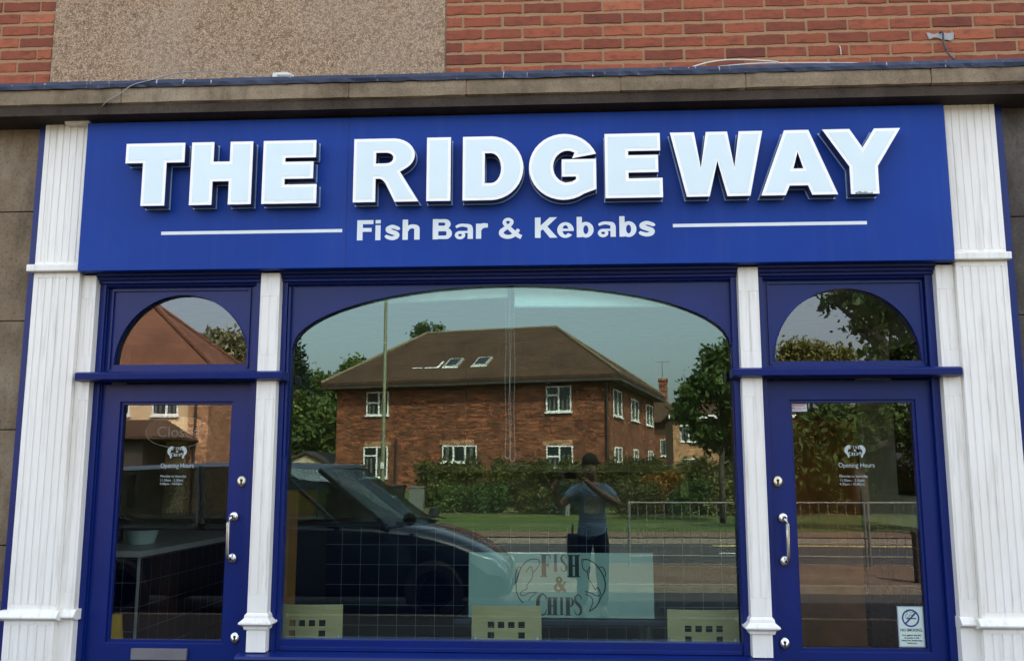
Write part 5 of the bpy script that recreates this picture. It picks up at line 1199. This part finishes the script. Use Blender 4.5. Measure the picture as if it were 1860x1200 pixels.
# local: +y faces the shop
PH = (-.22, .30, 1.50)     # where the phone is held, relative to the figure
nd = [((0, -.02, .95), .15, .11), ((0, -.02, 1.12), .135, .10), ((0, -.03, 1.30), .155, .11), ((0, -.03, 1.42), .12, .09), ((0, -.02, 1.50), .055, .055), ((-.01, 0, 1.58), .075, .09), ((-.015, .005, 1.67), .078, .095), ((-.015, -.005, 1.73), .05, .06),
      ((.18, -.03, 1.40), .065), ((.31, .02, 1.25), .047), ((.06, .17, 1.40), .038), ((-.09, .22, 1.53), .028), ((-.18, -.03, 1.40), .065), ((-.38, .03, 1.22), .047), ((-.42, .17, 1.40), .038), ((-.38, .22, 1.53), .028),
      ((.095, -.02, .88), .09), ((.10, -.01, .50), .062), ((.11, -.04, .26), .05), ((.11, -.05, .09), .038), ((.12, .10, .045), .034), ((-.095, -.02, .88), .09), ((-.11, -.01, .50), .062), ((-.12, -.04, .26), .05), ((-.12, -.05, .09), .038), ((-.13, .10, .045), .034)]
ed = [(0, 1), (1, 2), (2, 3), (3, 4), (4, 5), (5, 6), (6, 7), (3, 8), (8, 9), (9, 10), (10, 11), (3, 12), (12, 13), (13, 14), (14, 15), (0, 16), (16, 17), (17, 18), (18, 19), (19, 20), (0, 21), (21, 22), (22, 23), (23, 24), (24, 25)]
skin_mesh('body', nd, ed, 'skin', pe)
# t-shirt and trousers follow the body
nd2 = [((0, -.02, .83), .20, .16), ((0, -.02, .93), .19, .15), ((0, -.02, 1.12), .165, .13), ((0, -.03, 1.30), .178, .13), ((0, -.03, 1.43), .13, .10), ((0, -.02, 1.475), .07, .065), ((.18, -.03, 1.40), .085), ((.27, .0, 1.29), .075), ((-.18, -.03, 1.40), .085), ((-.30, .0, 1.29), .075)]
sh_ = skin_mesh('t_shirt', nd2, [(0, 1), (1, 2), (2, 3), (3, 4), (4, 5), (4, 6), (6, 7), (4, 8), (8, 9)], 'shirt_blue', pe)
nd3 = [((0, -.02, 1.02), .150, .11), ((.10, -.02, .84), .105), ((.105, -.01, .50), .08), ((.115, -.04, .12), .062), ((-.10, -.02, .84), .105), ((-.115, -.01, .50), .08), ((-.125, -.04, .12), .062)]
skin_mesh('trousers', nd3, [(0, 1), (1, 2), (2, 3), (0, 4), (4, 5), (5, 6)], 'trousers_dark', pe)
for s_ in (-1, 1):
    skin_mesh('shoe', [((s_ * .12, -.10, .045), .045), ((s_ * .12, .02, .05), .05, .045), ((s_ * .13, .15, .035), .042, .032)], [(0, 1), (1, 2)], 'shoe_dark', pe)
# head details
b = MB(); g = random.Random(5)
bm = bmesh.new(); bmesh.ops.create_icosphere(bm, subdivisions=3, radius=1)
for v in bm.verts:
    f_ = 1 + .05 * math.sin(v.co.x * 9) * math.cos(v.co.z * 8); fr = v.co.y > .25
    v.co = Vector((v.co.x * .100 * f_ - .015, v.co.y * (.105 if not fr else .098) * f_ - .018, v.co.z * (.105 if fr else .145) * f_ + (1.735 if fr else 1.69)))
b.bm(bm); bm.free(); b.build('hair', 'hair_dark', pe, smooth=True)
for s_ in (-1, 1):
    MB().lathe([(0, -.012), (.009, -.008), (.012, 0), (.009, .008), (0, .012)], (-.015 + s_ * .032, .088, 1.645), 10, 'y').build('eye', 'eye_white', pe, smooth=True)
    MB().lathe([(0, -.010), (.016, -.006), (.018, .004), (.0, .010)], (-.015 + s_ * .082, .0, 1.635), 10, 'x', 1, 1.5).build('ear', 'skin', pe, smooth=True)
b = MB(); b.add([(-.015, .095, 1.655), (-.031, .092, 1.60), (.001, .092, 1.60), (-.015, .122, 1.605)], [(0, 1, 3), (0, 3, 2), (1, 2, 3), (0, 2, 1)]); b.build('nose', 'skin', pe)
MB().box(-.037, .007, .085, .100, 1.565, 1.575, ch=.003).build('mouth', 'lip', pe)
b = MB(); b.prism([(-.10, 1.16), (.02, 1.14), (.12, 1.18), (.13, 1.33), (-.02, 1.36), (-.09, 1.30)], (), .088, .104); b.build('shirt_print', 'shirt_print', pe)
# hands: palm plus five bent fingers round the phone edge
def hand(cx_, cy_, cz_, s_):
    skin_mesh('palm', [((cx_ + s_ * .05, cy_ - .03, cz_ - .05), .024, .018), ((cx_ + s_ * .035, cy_ - .02, cz_ - .015), .032, .017), ((cx_ + s_ * .028, cy_ - .015, cz_ + .025), .034, .015)], [(0, 1), (1, 2)], 'skin', pe, 1)
    for i, (dz, L) in enumerate(((.045, .9), (.028, 1.0), (.010, .95), (-.008, .75))):
        p = Vector((cx_ + s_ * .035, cy_ - .005, cz_ + dz)); skin_mesh('finger', [(p, .009), (p + Vector((-s_ * .012, .030 * L, .004)), .0085), (p + Vector((-s_ * .034, .040 * L, .004)), .008), (p + Vector((-s_ * .056 * L, .034, .002)), .007)], [(0, 1), (1, 2), (2, 3)], 'skin', pe, 1)
    p = Vector((cx_ + s_ * .03, cy_ - .02, cz_ - .03)); skin_mesh('thumb', [(p, .011), (p + Vector((-s_ * .018, -.012, .022)), .010), (p + Vector((-s_ * .040, -.012, .036)), .008)], [(0, 1), (1, 2)], 'skin', pe, 1)
hand(-.17, .245, 1.57, 1); hand(-.33, .245, 1.57, -1)
ph = empty('phone', (px_ - .2375, py_ + .243, 1.50), 0, 'black phone held sideways in both hands of the person', 'phone')
MB().box(-.066, .066, -.005, .005, -.034, .034, ch=.003).build('case', 'black_plastic', ph)
MB().lathe([(0, -.0), (.004, 0), (.004, .002)], (-.05, .005, .02), 12, 'y').build('lens', 'house_glass', ph)
sg = empty('shoulder_bag', (px_ - .21, py_ - .02, .42), 0, 'black bag hanging against the hip of the person', 'bag'); MB().box(-.07, .05, -.12, .12, 0, .46, ch=.02).build('bag_body', 'trousers_dark', sg); MB().tube([(-.01, -.06, .45), (-.005, 0, .56), (-.01, .06, .45)], .01, 6).build('strap', 'trousers_dark', sg)
